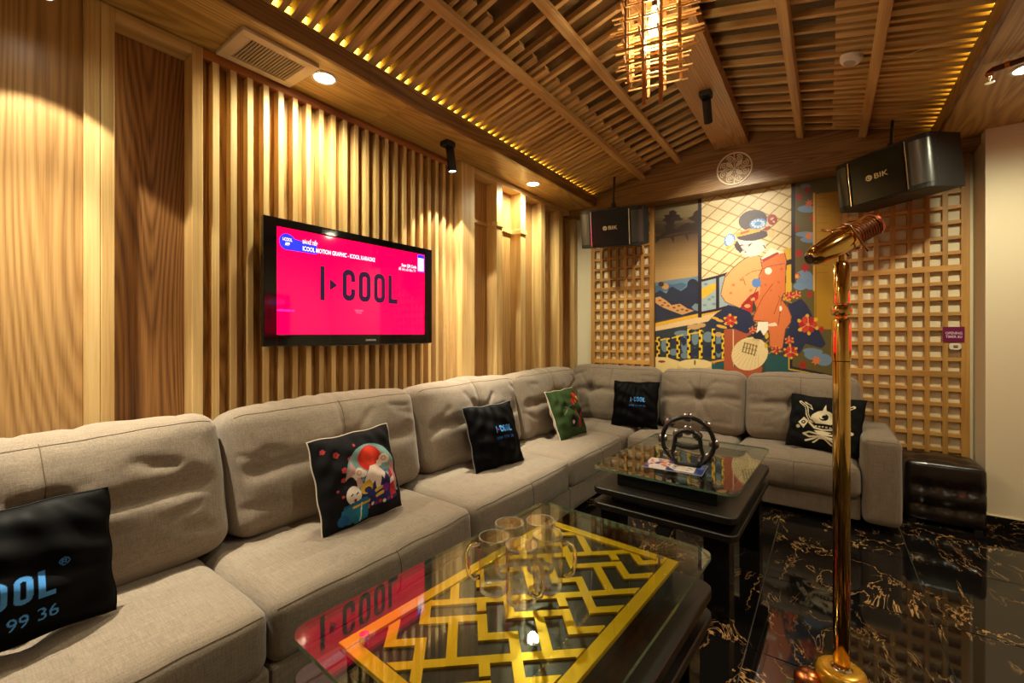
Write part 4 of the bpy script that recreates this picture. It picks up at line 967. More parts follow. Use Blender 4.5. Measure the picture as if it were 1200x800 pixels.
('e',(170,35,30),(-0.721,1.445),(0.012,0.023),(0.014,-0.01)),
('e',(214,150,70),(-0.734,1.424),(0.01,0.0),(0.0,-0.009)),
('l',(228,170,140),[(-0.723,1.418),(-0.699,1.405)],0.0032),
('l',(228,170,140),[(-0.744,1.418),(-0.768,1.405)],0.0032),
('l',(228,170,140),[(-0.734,1.435),(-0.734,1.462)],0.0032),
('e',(215,165,50),(-0.525,1.324),(0.005,-0.006),(-0.004,-0.003)),
('e',(215,165,50),(-0.547,1.307),(-0.002,-0.007),(-0.005,0.003)),
('e',(215,165,50),(-0.572,1.319),(-0.007,-0.001),(-0.001,0.006)),
('e',(215,165,50),(-0.575,1.347),(-0.005,0.006),(0.004,0.004)),
('e',(215,165,50),(-0.553,1.363),(0.003,0.008),(0.005,-0.002)),
('e',(215,165,50),(-0.528,1.352),(0.007,0.001),(0.001,-0.006)),
('e',(196,62,44),(-0.536,1.335),(0.014,0.0),(0.0,-0.01)),
('e',(170,35,30),(-0.543,1.323),(0.007,-0.013),(-0.008,-0.005)),
('e',(196,62,44),(-0.557,1.323),(-0.007,-0.013),(-0.008,0.006)),
('e',(170,35,30),(-0.564,1.336),(-0.014,0.0),(0.0,0.01)),
('e',(196,62,44),(-0.557,1.348),(-0.007,0.014),(0.008,0.005)),
('e',(170,35,30),(-0.543,1.347),(0.007,0.014),(0.008,-0.005)),
('e',(214,150,70),(-0.55,1.335),(0.006,0.0),(0.0,-0.005)),
('l',(228,170,140),[(-0.544,1.332),(-0.531,1.325)],0.0037),
('l',(228,170,140),[(-0.556,1.332),(-0.569,1.324)],0.0037),
('l',(228,170,140),[(-0.55,1.342),(-0.55,1.357)],0.0037),
('e',(215,165,50),(-0.865,1.448),(0.034,-0.01),(-0.003,-0.012)),
('e',(215,165,50),(-0.824,1.425),(0.033,-0.01),(-0.003,-0.012)),
('e',(215,165,50),(-0.819,1.37),(0.033,-0.01),(-0.003,-0.013)),
('e',(215,165,50),(-0.794,1.364),(0.033,-0.009),(-0.003,-0.012)),
('e',(215,165,50),(-0.239,1.616),(0.005,-0.009),(-0.005,-0.005)),
('e',(215,165,50),(-0.266,1.596),(-0.003,-0.01),(-0.006,0.003)),
('e',(215,165,50),(-0.296,1.611),(-0.009,-0.001),(-0.001,0.008)),
('e',(215,165,50),(-0.3,1.646),(-0.005,0.009),(0.005,0.005)),
('e',(215,165,50),(-0.273,1.666),(0.003,0.009),(0.006,-0.003)),
('e',(215,165,50),(-0.243,1.65),(0.009,0.001),(0.001,-0.008)),
('e',(196,62,44),(-0.253,1.63),(0.016,-0.001),(0.0,-0.013)),
('e',(170,35,30),(-0.261,1.615),(0.008,-0.017),(-0.01,-0.006)),
('e',(196,62,44),(-0.278,1.616),(-0.008,-0.017),(-0.01,0.007)),
('e',(170,35,30),(-0.286,1.632),(-0.017,0.001),(0.0,0.013)),
('e',(196,62,44),(-0.278,1.647),(-0.008,0.017),(0.01,0.006)),
('e',(170,35,30),(-0.261,1.646),(0.008,0.016),(0.01,-0.008)),
('e',(214,150,70),(-0.27,1.631),(0.007,-0.001),(0.0,-0.006)),
('l',(228,170,140),[(-0.262,1.627),(-0.246,1.616)],0.0037),
('l',(228,170,140),[(-0.277,1.627),(-0.292,1.618)],0.0037),
('l',(228,170,140),[(-0.27,1.639),(-0.27,1.658)],0.0037),
('e',(215,165,50),(-0.192,1.625),(0.005,-0.007),(-0.004,-0.004)),
('e',(215,165,50),(-0.213,1.608),(-0.003,-0.007),(-0.005,0.003)),
('e',(215,165,50),(-0.238,1.621),(-0.007,-0.001),(-0.001,0.006)),
('e',(215,165,50),(-0.241,1.65),(-0.004,0.007),(0.004,0.004)),
('e',(215,165,50),(-0.219,1.666),(0.002,0.008),(0.005,-0.003)),
('e',(215,165,50),(-0.195,1.653),(0.007,0.001),(0.001,-0.006)),
('e',(196,62,44),(-0.203,1.637),(0.013,-0.001),(0.0,-0.011)),
('e',(170,35,30),(-0.21,1.624),(0.007,-0.014),(-0.008,-0.005)),
('e',(196,62,44),(-0.223,1.625),(-0.007,-0.013),(-0.008,0.006)),
('e',(170,35,30),(-0.23,1.638),(-0.013,0.001),(0.0,0.011)),
('e',(196,62,44),(-0.223,1.65),(-0.007,0.015),(0.008,0.005)),
('e',(170,35,30),(-0.209,1.649),(0.006,0.014),(0.007,-0.006)),
('e',(214,150,70),(-0.216,1.637),(0.005,0.0),(0.0,-0.005)),
('l',(228,170,140),[(-0.21,1.634),(-0.198,1.626)],0.0037),
('l',(228,170,140),[(-0.222,1.634),(-0.235,1.627)],0.0037),
('l',(228,170,140),[(-0.216,1.644),(-0.217,1.66)],0.0037),
('e',(215,165,50),(-0.076,1.35),(0.01,-0.016),(-0.01,-0.009)),
('e',(215,165,50),(-0.128,1.308),(-0.006,-0.019),(-0.012,0.006)),
('e',(215,165,50),(-0.189,1.336),(-0.017,-0.002),(-0.001,0.016)),
('e',(215,165,50),(-0.196,1.408),(-0.011,0.017),(0.01,0.009)),
('e',(215,165,50),(-0.143,1.449),(0.007,0.019),(0.012,-0.006)),
('e',(215,165,50),(-0.083,1.42),(0.016,0.002),(0.001,-0.016)),
('e',(196,62,44),(-0.103,1.378),(0.032,0.0),(0.0,-0.027)),
('e',(170,35,30),(-0.119,1.347),(0.016,-0.034),(-0.02,-0.013)),
('e',(196,62,44),(-0.152,1.348),(-0.017,-0.034),(-0.02,0.014)),
('e',(170,35,30),(-0.169,1.379),(-0.033,0.001),(0.001,0.027)),
('e',(196,62,44),(-0.152,1.41),(-0.016,0.035),(0.02,0.013)),
('e',(170,35,30),(-0.119,1.409),(0.017,0.033),(0.019,-0.014)),
('e',(214,150,70),(-0.136,1.379),(0.013,-0.001),(0.0,-0.013)),
('l',(228,170,140),[(-0.121,1.371),(-0.09,1.352)],0.0037),
('l',(228,170,140),[(-0.15,1.37),(-0.181,1.35)],0.0037),
('l',(228,170,140),[(-0.136,1.394),(-0.136,1.434)],0.0037),
('e',(215,165,50),(-0.243,1.23),(0.005,-0.007),(-0.004,-0.005)),
('e',(215,165,50),(-0.266,1.211),(-0.003,-0.009),(-0.005,0.002)),
('e',(215,165,50),(-0.293,1.223),(-0.008,-0.002),(-0.001,0.007)),
('e',(215,165,50),(-0.297,1.254),(-0.004,0.007),(0.005,0.004)),
('e',(215,165,50),(-0.273,1.273),(0.003,0.008),(0.005,-0.003)),
('e',(215,165,50),(-0.246,1.26),(0.007,0.001),(0.001,-0.007)),
('e',(196,62,44),(-0.255,1.242),(0.015,0.0),(0.0,-0.012)),
('e',(170,35,30),(-0.262,1.228),(0.007,-0.015),(-0.009,-0.006)),
('e',(196,62,44),(-0.277,1.228),(-0.007,-0.015),(-0.009,0.006)),
('e',(170,35,30),(-0.284,1.242),(-0.015,0.0),(0.0,0.011)),
('e',(196,62,44),(-0.277,1.255),(-0.007,0.015),(0.009,0.006)),
('e',(170,35,30),(-0.262,1.255),(0.007,0.015),(0.008,-0.006)),
('e',(214,150,70),(-0.27,1.242),(0.006,0.0),(0.0,-0.006)),
('l',(228,170,140),[(-0.263,1.238),(-0.249,1.23)],0.0037),
('l',(228,170,140),[(-0.276,1.238),(-0.29,1.229)],0.0037),
('l',(228,170,140),[(-0.27,1.248),(-0.27,1.266)],0.0037),
('e',(215,165,50),(-0.217,1.125),(0.007,-0.011),(-0.007,-0.006)),
('e',(215,165,50),(-0.254,1.094),(-0.005,-0.013),(-0.009,0.004)),
('e',(215,165,50),(-0.298,1.113),(-0.012,-0.002),(-0.001,0.011)),
('e',(215,165,50),(-0.303,1.162),(-0.007,0.012),(0.008,0.007)),
('e',(215,165,50),(-0.265,1.193),(0.005,0.013),(0.008,-0.004)),
('e',(215,165,50),(-0.222,1.174),(0.012,0.002),(0.001,-0.011)),
('e',(196,62,44),(-0.237,1.144),(0.024,0.001),(0.0,-0.019)),
('e',(170,35,30),(-0.248,1.122),(0.011,-0.023),(-0.014,-0.009)),
('e',(196,62,44),(-0.272,1.122),(-0.012,-0.025),(-0.013,0.009)),
('e',(170,35,30),(-0.283,1.143),(-0.024,0.0),(0.0,0.019)),
('e',(196,62,44),(-0.271,1.165),(-0.012,0.024),(0.014,0.01)),
('e',(170,35,30),(-0.248,1.165),(0.012,0.024),(0.014,-0.009)),
('e',(214,150,70),(-0.26,1.144),(0.009,0.0),(0.0,-0.009)),
('l',(228,170,140),[(-0.25,1.139),(-0.227,1.126)],0.0037),
('l',(228,170,140),[(-0.27,1.138),(-0.292,1.123)],0.0037),
('l',(228,170,140),[(-0.26,1.155),(-0.26,1.182)],0.0037),
('e',(215,165,50),(-0.341,1.147),(0.005,-0.007),(-0.005,-0.004)),
('e',(215,165,50),(-0.365,1.127),(-0.003,-0.008),(-0.006,0.003)),
('e',(215,165,50),(-0.393,1.139),(-0.008,-0.001),(-0.001,0.007)),
('e',(215,165,50),(-0.397,1.171),(-0.004,0.007),(0.005,0.004)),
('e',(215,165,50),(-0.372,1.19),(0.003,0.008),(0.005,-0.003)),
('e',(215,165,50),(-0.345,1.178),(0.008,0.001),(0.001,-0.007)),
('e',(196,62,44),(-0.354,1.159),(0.015,0.0),(0.0,-0.012)),
('e',(170,35,30),(-0.361,1.145),(0.007,-0.015),(-0.009,-0.006)),
('e',(196,62,44),(-0.376,1.145),(-0.008,-0.016),(-0.009,0.006)),
('e',(170,35,30),(-0.384,1.158),(-0.015,0.0),(0.0,0.012)),
('e',(196,62,44),(-0.376,1.172),(-0.008,0.015),(0.009,0.006)),
('e',(170,35,30),(-0.361,1.172),(0.008,0.016),(0.009,-0.006)),
('e',(214,150,70),(-0.369,1.159),(0.006,0.0),(0.0,-0.006)),
('l',(228,170,140),[(-0.362,1.155),(-0.348,1.147)],0.0037),
('l',(228,170,140),[(-0.375,1.155),(-0.39,1.145)],0.0037),
('l',(228,170,140),[(-0.369,1.166),(-0.369,1.183)],0.0037),
('l',(96,48,36),[(-0.775,1.831),(-0.719,1.901),(-0.669,1.946),(-0.609,1.989),(-0.539,2.018),(-0.49,1.994),(-0.475,1.88),(-0.502,1.822),(-0.49,1.726)],0.0061),
('l',(96,48,36),[(-0.502,1.748),(-0.555,1.625),(-0.653,1.535),(-0.775,1.598),(-0.815,1.669),(-0.798,1.755),(-0.775,1.853)],0.0061),
('l',(96,48,36),[(-0.304,2.004),(-0.291,1.939),(-0.297,1.795),(-0.301,1.644)],0.0061),
('l',(96,48,36),[(-0.309,1.654),(-0.329,1.608),(-0.279,1.525),(-0.253,1.449),(-0.26,1.397),(-0.297,1.34),(-0.319,1.177),(-0.354,1.151),(-0.42,1.193),(-0.428,1.335)],0.0061),
('l',(96,48,36),[(-0.428,1.406),(-0.55,1.423),(-0.523,1.533),(-0.545,1.6)],0.0061),
('p',(236,222,198),[(-0.482,1.976),(-0.404,2.065),(-0.384,2.048),(-0.309,2.011),(-0.369,1.994),(-0.476,1.939)]),
('p',(160,60,50),[(-0.479,1.964),(-0.359,2.019),(-0.344,2.003),(-0.473,1.937)]),
('p',(238,224,202),[(-0.677,2.155),(-0.609,2.183),(-0.502,2.157),(-0.45,2.109),(-0.45,2.056),(-0.497,2.007),(-0.577,2.0),(-0.642,2.029),(-0.669,2.093)]),
('e',(66,52,64),(-0.55,2.326),(0.113,0.01),(0.017,-0.094)),
('e',(66,52,64),(-0.555,2.191),(0.127,-0.002),(0.004,-0.049)),
('p',(66,52,64),[(-0.706,2.132),(-0.675,2.161),(-0.628,2.064),(-0.65,2.039),(-0.686,2.08)]),
('p',(206,156,60),[(-0.691,2.228),(-0.577,2.256),(-0.487,2.245),(-0.49,2.218),(-0.609,2.2),(-0.686,2.191)]),
('p',(170,70,40),[(-0.653,2.228),(-0.577,2.244),(-0.577,2.225),(-0.647,2.21)]),
('e',(92,132,190),(-0.508,2.29),(0.067,0.006),(0.009,-0.048)),
('e',(160,185,215),(-0.508,2.29),(0.041,0.004),(0.005,-0.027)),
('e',(92,132,190),(-0.508,2.29),(0.027,0.002),(0.003,-0.017)),
('e',(92,132,190),(-0.739,2.169),(0.044,-0.023),(-0.02,-0.058)),
('e',(160,185,215),(-0.739,2.169),(0.025,-0.013),(-0.012,-0.036)),
('p',(214,168,50),[(-0.775,2.105),(-0.697,2.158),(-0.686,2.138),(-0.764,2.079)]),
('e',(150,50,46),(-0.397,2.309),(0.038,-0.006),(0.0,-0.047)),
('e',(215,170,150),(-0.399,2.318),(0.014,0.008),(0.004,-0.008)),
('e',(215,170,150),(-0.387,2.29),(0.011,-0.007),(-0.002,-0.008)),
('p',(220,180,130),[(-0.44,2.22),(-0.369,2.211),(-0.389,2.143),(-0.43,2.16)]),
('p',(150,50,46),[(-0.482,2.232),(-0.42,2.259),(-0.404,2.239),(-0.44,2.215)]),
('l',(70,45,45),[(-0.582,2.095),(-0.566,2.111)],0.0061),
('l',(70,45,45),[(-0.653,2.103),(-0.625,2.112)],0.0061),
('l',(60,40,40),[(-0.466,2.093),(-0.45,2.062)],0.0085),
('e',(190,70,60),(-0.62,2.063),(0.007,-0.001),(0.0,-0.005)),
('e',(196,214,234),(-0.46,2.283),(0.009,-0.002),(0.0,-0.007)),
('e',(196,214,234),(-0.708,2.165),(0.007,-0.001),(0.0,-0.009)),
('e',(196,214,234),(-0.466,2.268),(0.008,-0.002),(0.0,-0.008)),
('e',(196,214,234),(-0.712,2.143),(0.007,0.0),(0.0,-0.008)),
('e',(196,214,234),(-0.484,2.258),(0.009,-0.001),(0.0,-0.007)),
('e',(196,214,234),(-0.723,2.129),(0.006,-0.001),(0.0,-0.009)),
('e',(196,214,234),(-0.508,2.257),(0.009,-0.001),(0.0,-0.007)),
('e',(196,214,234),(-0.739,2.124),(0.007,0.0),(0.0,-0.008)),
('e',(196,214,234),(-0.532,2.265),(0.009,-0.001),(0.0,-0.007)),
('e',(196,214,234),(-0.755,2.132),(0.007,-0.001),(0.0,-0.008)),
('e',(196,214,234),(-0.55,2.28),(0.009,-0.002),(0.0,-0.008)),
('e',(196,214,234),(-0.766,2.15),(0.006,-0.001),(0.0,-0.009)),
('e',(196,214,234),(-0.556,2.297),(0.008,-0.001),(0.0,-0.007)),
('e',(196,214,234),(-0.771,2.173),(0.007,-0.001),(0.0,-0.009)),
('e',(196,214,234),(-0.55,2.312),(0.009,-0.001),(0.0,-0.007)),
('e',(196,214,234),(-0.766,2.195),(0.006,-0.001),(0.0,-0.009)),
('e',(196,214,234),(-0.532,2.321),(0.009,-0.001),(0.0,-0.007)),
('e',(196,214,234),(-0.755,2.21),(0.007,-0.001),(0.0,-0.009)),
('e',(196,214,234),(-0.508,2.322),(0.009,-0.001),(0.0,-0.007)),
('e',(196,214,234),(-0.739,2.214),(0.007,-0.001),(0.0,-0.009)),
('e',(196,214,234),(-0.484,2.314),(0.009,-0.001),(0.0,-0.007)),
('e',(196,214,234),(-0.723,2.206),(0.006,-0.001),(0.0,-0.009)),
('e',(196,214,234),(-0.466,2.3),(0.008,-0.002),(0.0,-0.007)),
('e',(196,214,234),(-0.712,2.188),(0.007,-0.001),(0.0,-0.009)),
('l',(52,36,40),[(-0.59,2.105),(-0.555,2.121)],0.0073),
('l',(52,36,40),[(-0.664,2.104),(-0.633,2.118)],0.0073),
('l',(150,110,90),[(-0.62,2.109),(-0.633,2.074),(-0.62,2.065)],0.0037),
('e',(186,60,52),(-0.609,2.047),(0.01,-0.001),(0.0,-0.006)),
('e',(214,120,80),(-0.708,1.752),(0.014,-0.001),(0.0,-0.012)),
('e',(214,120,80),(-0.642,1.796),(0.014,-0.001),(0.0,-0.012)),
('e',(214,120,80),(-0.566,1.694),(0.013,0.0),(0.0,-0.012)),
('e',(214,120,80),(-0.73,1.679),(0.013,-0.001),(0.0,-0.012)),
('e',(188,92,50),(-0.45,1.735),(0.01,-0.001),(0.0,-0.011)),
('e',(188,92,50),(-0.349,1.752),(0.01,-0.001),(0.0,-0.011)),
('e',(188,92,50),(-0.329,1.867),(0.01,-0.001),(0.0,-0.011)),
('e',(188,92,50),(-0.409,1.685),(0.01,0.0),(0.0,-0.01)),
('l',(130,60,40),[(-0.609,1.831),(-0.555,1.863),(-0.482,1.874)],0.0049),
('l',(130,60,40),[(-0.475,1.88),(-0.42,1.899),(-0.309,1.912)],0.0049),
('l',(130,60,40),[(-0.631,1.82),(-0.609,1.745)],0.0049),
('e',(235,225,205),(-0.428,1.858),(0.027,-0.002),(0.0,-0.031)),
('e',(88,128,190),(-0.521,1.758),(0.037,-0.003),(0.0,-0.041)),
('l',(130,60,40),[(-0.394,1.741),(-0.471,1.627),(-0.55,1.444)],0.0049),
('l',(130,60,40),[(-0.349,1.633),(-0.339,1.609),(-0.384,1.476)],0.0049),
('l',(130,60,40),[(-0.329,1.608),(-0.339,1.48),(-0.354,1.375)],0.0049),
('l',(130,60,40),[(-0.309,1.631),(-0.255,1.449)],0.0049),
('l',(130,60,40),[(-0.42,1.317),(-0.42,1.199)],0.0049),
('e',(235,225,205),(-0.334,1.521),(0.01,0.0),(0.0,-0.023)),
('p',(236,226,206),[(-0.508,1.407),(-0.428,1.406),(-0.43,1.335),(-0.461,1.287),(-0.523,1.293)]),
('p',(236,205,180),[(-0.43,1.388),(-0.374,1.401),(-0.357,1.37),(-0.425,1.364)]),
('e',(225,200,150),(-0.577,1.118),(0.136,0.075),(0.055,-0.131)),
('l',(196,168,112),[(-0.502,1.269),(-0.505,1.003)],0.003),
('l',(196,168,112),[(-0.502,1.269),(-0.537,0.989)],0.003),
('l',(196,168,112),[(-0.502,1.269),(-0.572,0.982)],0.003),
('l',(196,168,112),[(-0.502,1.269),(-0.607,0.983)],0.003),
('l',(196,168,112),[(-0.502,1.269),(-0.641,0.993)],0.003),
('l',(196,168,112),[(-0.502,1.269),(-0.671,1.01)],0.003),
('l',(196,168,112),[(-0.502,1.269),(-0.696,1.033)],0.003),
('l',(196,168,112),[(-0.502,1.269),(-0.714,1.062)],0.003),
('l',(196,168,112),[(-0.502,1.269),(-0.723,1.094)],0.003),
('l',(196,168,112),[(-0.502,1.269),(-0.724,1.128)],0.003),
('l',(196,168,112),[(-0.502,1.269),(-0.715,1.162)],0.003),
('l',(196,168,112),[(-0.502,1.269),(-0.699,1.192)],0.003),
('l',(196,168,112),[(-0.502,1.269),(-0.675,1.218)],0.003),
('p',(36,34,52),[(-0.566,1.299),(-0.521,1.305),(-0.49,1.335),(-0.461,1.276),(-0.482,1.249),(-0.539,1.257)]),
('e',(210,170,50),(-0.44,1.282),(0.014,0.0),(0.0,-0.027)),
('e',(210,170,50),(-0.445,1.193),(0.012,0.0),(0.0,-0.022)),
('l',(120,96,50),[(-0.613,1.22),(-0.633,1.135)],0.0097),
('l',(120,96,50),[(-0.59,1.214),(-0.609,1.127)],0.0097),
('l',(120,96,50),[(-0.566,1.209),(-0.585,1.119)],0.0097),
('l',(120,96,50),[(-0.543,1.203),(-0.562,1.111)],0.0097),
('l',(120,96,50),[(-0.519,1.197),(-0.538,1.103)],0.0097),
('l',(120,96,50),[(-0.618,1.218),(-0.513,1.188)],0.0073),
('l',(120,96,50),[(-0.628,1.179),(-0.523,1.149)],0.0073),
('l',(120,96,50),[(-0.639,1.139),(-0.534,1.111)],0.0073)]

# ------------------------------------------------------------------ television
SCREEN = emit('screen_pink', (1.0, 0.0, .048, 1), 1.45)
SCREEN.node_tree.nodes['Principled BSDF'].inputs['Roughness'].default_value = .05
T_DARK = emit('screen_dark', srgb(46, 8, 62), .5); T_WHITE = emit('screen_white', srgb(250, 220, 235), 1.4); T_BLUE = emit('screen_blue', srgb(26, 40, 240), 1.3)
TVBLACK = plain('tv_gloss_black', (.004, .004, .005, 1), .06)
tv = thing('television', 'flat screen television with pink picture mounted on the slatted timber wall', 'television', (-2.36, 1.64, 1.57), (R90, 0, R90), 'wall televisions')
# local: x right along the wall, y up, z towards the room
def frame_mb(w, h, bx, by0, by1, d):
    m = MB(); hw, hh = w / 2, h / 2
    m.box((-hw + bx / 2, 0, 0), (bx, h, d)); m.box((hw - bx / 2, 0, 0), (bx, h, d)); m.box((0, hh - by1 / 2, 0), (w - 2 * bx, by1, d)); m.box((0, -hh + by0 / 2, 0), (w - 2 * bx, by0, d)); return m
build(MB().box((0, 0, -.01), (1.13, .64, .05)), 'back_shell', BLACKPL, tv, bevel=.012, seg=2)
build(frame_mb(1.165, .672, .066, .062, .045, .03), 'bezel', TVBLACK, tv, loc=(0, 0, .026), bevel=.005, seg=2)
scr = build(MB().box((0, .008, .030), (1.035, .568, .004)), 'screen', SCREEN, tv)
lg, lw = logo(); lh = .186; ox = -.085 - lw * .155 / 2 + .055; oy = -.100
for k, cs in lg:
    me = flat_mesh([[(p[0] * .163, p[1] * lh) for p in c_] for c_ in cs]); link('letter', me, T_DARK, scr, (ox + .018, oy + .028, .0335))
link('lettering', text_mesh('ICOOL MOTION GRAPHIC - ICOOL KARAOKE', .034, .47, align='LEFT', bold=.0006), T_WHITE, scr, (-.375, .196, .034))
link('lettering', text_mesh('BÀI KẾ TIẾP', .026, .085, align='LEFT', bold=.0005), T_WHITE, scr, (-.375, .232, .034))
link('lettering', text_mesh('Scan QR Code', .028, .13, bold=.0006), T_WHITE, scr, (.375, .193, .034))
link('lettering', text_mesh('để kết nối đầu TV', .026, .15), T_WHITE, scr, (.36, .166, .034))
link('badge', flat_mesh([rrect(-.50, .175, -.415, .262, .042), ]), T_BLUE, scr, (0, 0, .0325))
link('badge', flat_mesh([[(-.43, .242), (-.29, .222), (-.285, .182), (-.30, .176), (-.46, .176)]]), T_BLUE, scr, (0, 0, .0323))
link('lettering', text_mesh('I-COOL\nAPP', .024, .05, bold=.0005), T_WHITE, scr, (-.457, .218, .034))
link('corner_tile', flat_mesh([[(.452, .165), (.514, .165), (.514, .285), (.452, .285)]]), T_BLUE, scr, (0, 0, .0323))
link('corner_tile', flat_mesh([[(.455, .172), (.509, .172), (.509, .262), (.455, .262)]]), T_WHITE, scr, (0, 0, .0328))
link('small_print', text_mesh('icool.com.vn', .022, .10), emit('screen_violet', srgb(120, 60, 230), 1.0), scr, (-.47, -.145, .034))
link('small_print', text_mesh('KARAOKE\nICOOL', .014, .06), emit('screen_pale', srgb(250, 120, 160), 1.0), scr, (-.02, -.135, .034))
link('maker_name', text_mesh('SAMSUNG', .016, .075, bold=.0004), plain('silver_print', (.6, .6, .6, 1), .4), tv, (0.06, -.309, .0418))
build(MB().box((0, -.337, .02), (.5, .006, .02)), 'trim_bar', plain('clear_trim', (.12, .1, .1, 1), .1), tv, bevel=.002)
build(MB().box((0, 0, -.0365), (.4, .3, .004)), 'wall_bracket', BLACKMATT, tv)
tv2 = copy_tree(tv); tag(tv2, 'flat screen television with pink picture mounted on the plain cream wall'); tv2.location = (XR - .06, 2.9, 1.57); tv2.rotation_euler = (R90, 0, -R90)

# ------------------------------------------------------------------ lattice panels
def lattice(name, label, x0, x1, cols, ztop, zbot):
    t = thing(name, label, 'lattice panel', ((x0 + x1) / 2, YB, zbot), group='timber lattice panels')
    o = Vector(t.location)
    def pc(nm, a, b_, mt): 
        d = tuple(abs(b_[i] - a[i]) for i in range(3)); piece(nm, d, mt, t, Vector([(a[i] + b_[i]) / 2 for i in range(3)]) - o, bev=.0012)
    yf, yb = YB - .045, YB - .004
    build(MB().box(Vector(((x0 + x1) / 2, YB - .0025, (ztop + zbot) / 2)) - o, (x1 - x0 - .01, .004, ztop - zbot - .01)), 'paper_backing', PAPER, t)
    fw = .045
    pc('frame_stile', (x0, yf, zbot), (x0 + fw, yb, ztop), LATT['z']); pc('frame_stile', (x1 - fw, yf, zbot), (x1, yb, ztop), LATT['z'])
    xa, xb = x0 + fw, x1 - fw; st = (xb - xa + .030) / cols
    for k in range(1, cols):
        x = xa + k * st - .030
        pc('lattice_bar', (x, yf + .0015, zbot + .001), (x + .030, yb - .001, ztop - .001), LATT['z'])
    z = 1.0
    zs = []
    k = 0
    zz = 1.003 - .777 * 1
    while zz < ztop:
        for q in range(7):
            z = zz + q * .111
            if z > ztop - .02 or z < zbot + .02: continue
            w = .044 if q == 0 else .027
            pc('rail' if q == 0 else 'lattice_bar', (xa - .001, yf + (.0005 if q == 0 else .003), z - w / 2), (xb + .001, yb - .002, z + w / 2), LATT['x'])
        zz += .777
    pc('frame_rail', (xa, yf, ztop - .05), (xb, yb, ztop), LATT['x'])
    return t
lattice('lattice_panel', 'timber lattice panel between the slatted wall and the mural', -2.135, -1.437, 7, 2.599, .05)
lattice('lattice_panel', 'timber lattice panel with a purple sign beside the cream wall', .085, .826, 7, 2.599, .05)

# ------------------------------------------------------------------ mural
mx0, mx1, mz0, mz1 = -1.435, .083, .80, 2.62
NXM, NYM = 370, 440
cv_ = Canvas(NXM, NYM, mx0, mz0, mx1, mz1, (60, 60, 50))
for it in MURAL:
    if it[0] == 'p': cv_.poly([list(it[2])], it[1])
    elif it[0] == 'e': cv_.ell(it[2], it[3], it[4], it[1])
    else: cv_.line(it[2], it[3], it[1])
mur = thing('mural', 'printed mural of a kimono lady with fan between the lattice panels', 'mural', ((mx0 + mx1) / 2, YB, mz0))
V = np.stack([cv_.X.ravel() - (mx0 + mx1) / 2, np.full(NXM * NYM, -.0205), cv_.Y.ravel() - mz0], -1)
I = np.arange(NXM * NYM).reshape(NYM, NXM); F = np.stack([I[:-1, :-1], I[:-1, 1:], I[1:, 1:], I[1:, :-1]], -1).reshape(-1, 4)
me = bpy.data.meshes.new('printed_face'); me.from_pydata(V.tolist(), [], F.tolist()); me.update(); cv_.paint(me)
link('printed_face', me, printed('mural_print', .42, .45, 0, 260), mur)
build(MB().box((0, -.011, (mz1 - mz0) / 2), (mx1 - mx0 - .002, .018, mz1 - mz0)), 'board', PLYD, mur)

# ------------------------------------------------------------------ carved rosette on the gable beam
ros = thing('carved_rosette', 'round pale openwork rosette on the gable beam above the mural', 'ornament', (-.672, YF, 2.765), (R90, 0, 0))
RP = plain('pale_wood', srgb(228, 210, 178), .6)
def ring(mb, cx, cy, r, w, n=28, a0=0, a1=2 * PI, h=.004):
    for k in range(n):
        p, q = a0 + (a1 - a0) * k / n, a0 + (a1 - a0) * (k + 1) / n
        pt = [(cx + rr * math.cos(t), cy + rr * math.sin(t)) for rr, t in ((r - w / 2, p), (r + w / 2, p), (r + w / 2, q), (r - w / 2, q))]
        mb.prism(pt, 0.001, .001 + h * 2)
mb = MB(); ring(mb, 0, 0, .138, .012, 48); build(mb, 'rim', RP, ros)
mb = MB()
for k in range(4):
    t = k * PI / 2 + PI / 4; c_, s_ = math.cos(t), math.sin(t)
    leaf = [(.012, 0), (.035, .016), (.060, .018), (.088, 0), (.060, -.018), (.035, -.016)]
    mb.prism([(x * c_ - y * s_, x * s_ + y * c_) for x, y in leaf], .001, .009)
mb.lathe([(.014, .001), (.014, .011), (.001, .012)], 12); build(mb, 'leaf_cross', RP, ros)
mb = MB()
for k in range(8):
    t = k * PI / 4 + PI / 8; cx, cy = .092 * math.cos(t), .092 * math.sin(t)
    ring(mb, cx, cy, .028, .008, 14, t + PI * .6, t + PI * 2.3); ring(mb, cx, cy, .012, .008, 10)
for k in range(4):
    t = k * PI / 2; c_, s_ = math.cos(t), math.sin(t)
    mb.prism([(x * c_ - y * s_, x * s_ + y * c_) for x, y in ((.02, -.004), (.135, -.004), (.135, .004), (.02, .004))], .001, .008)
    mb.prism([(x * c_ - y * s_, x * s_ + y * c_) for x, y in ((.05, -.012), (.08, 0), (.05, .012), (.04, 0))], .001, .008)
build(mb, 'scrollwork', RP, ros)

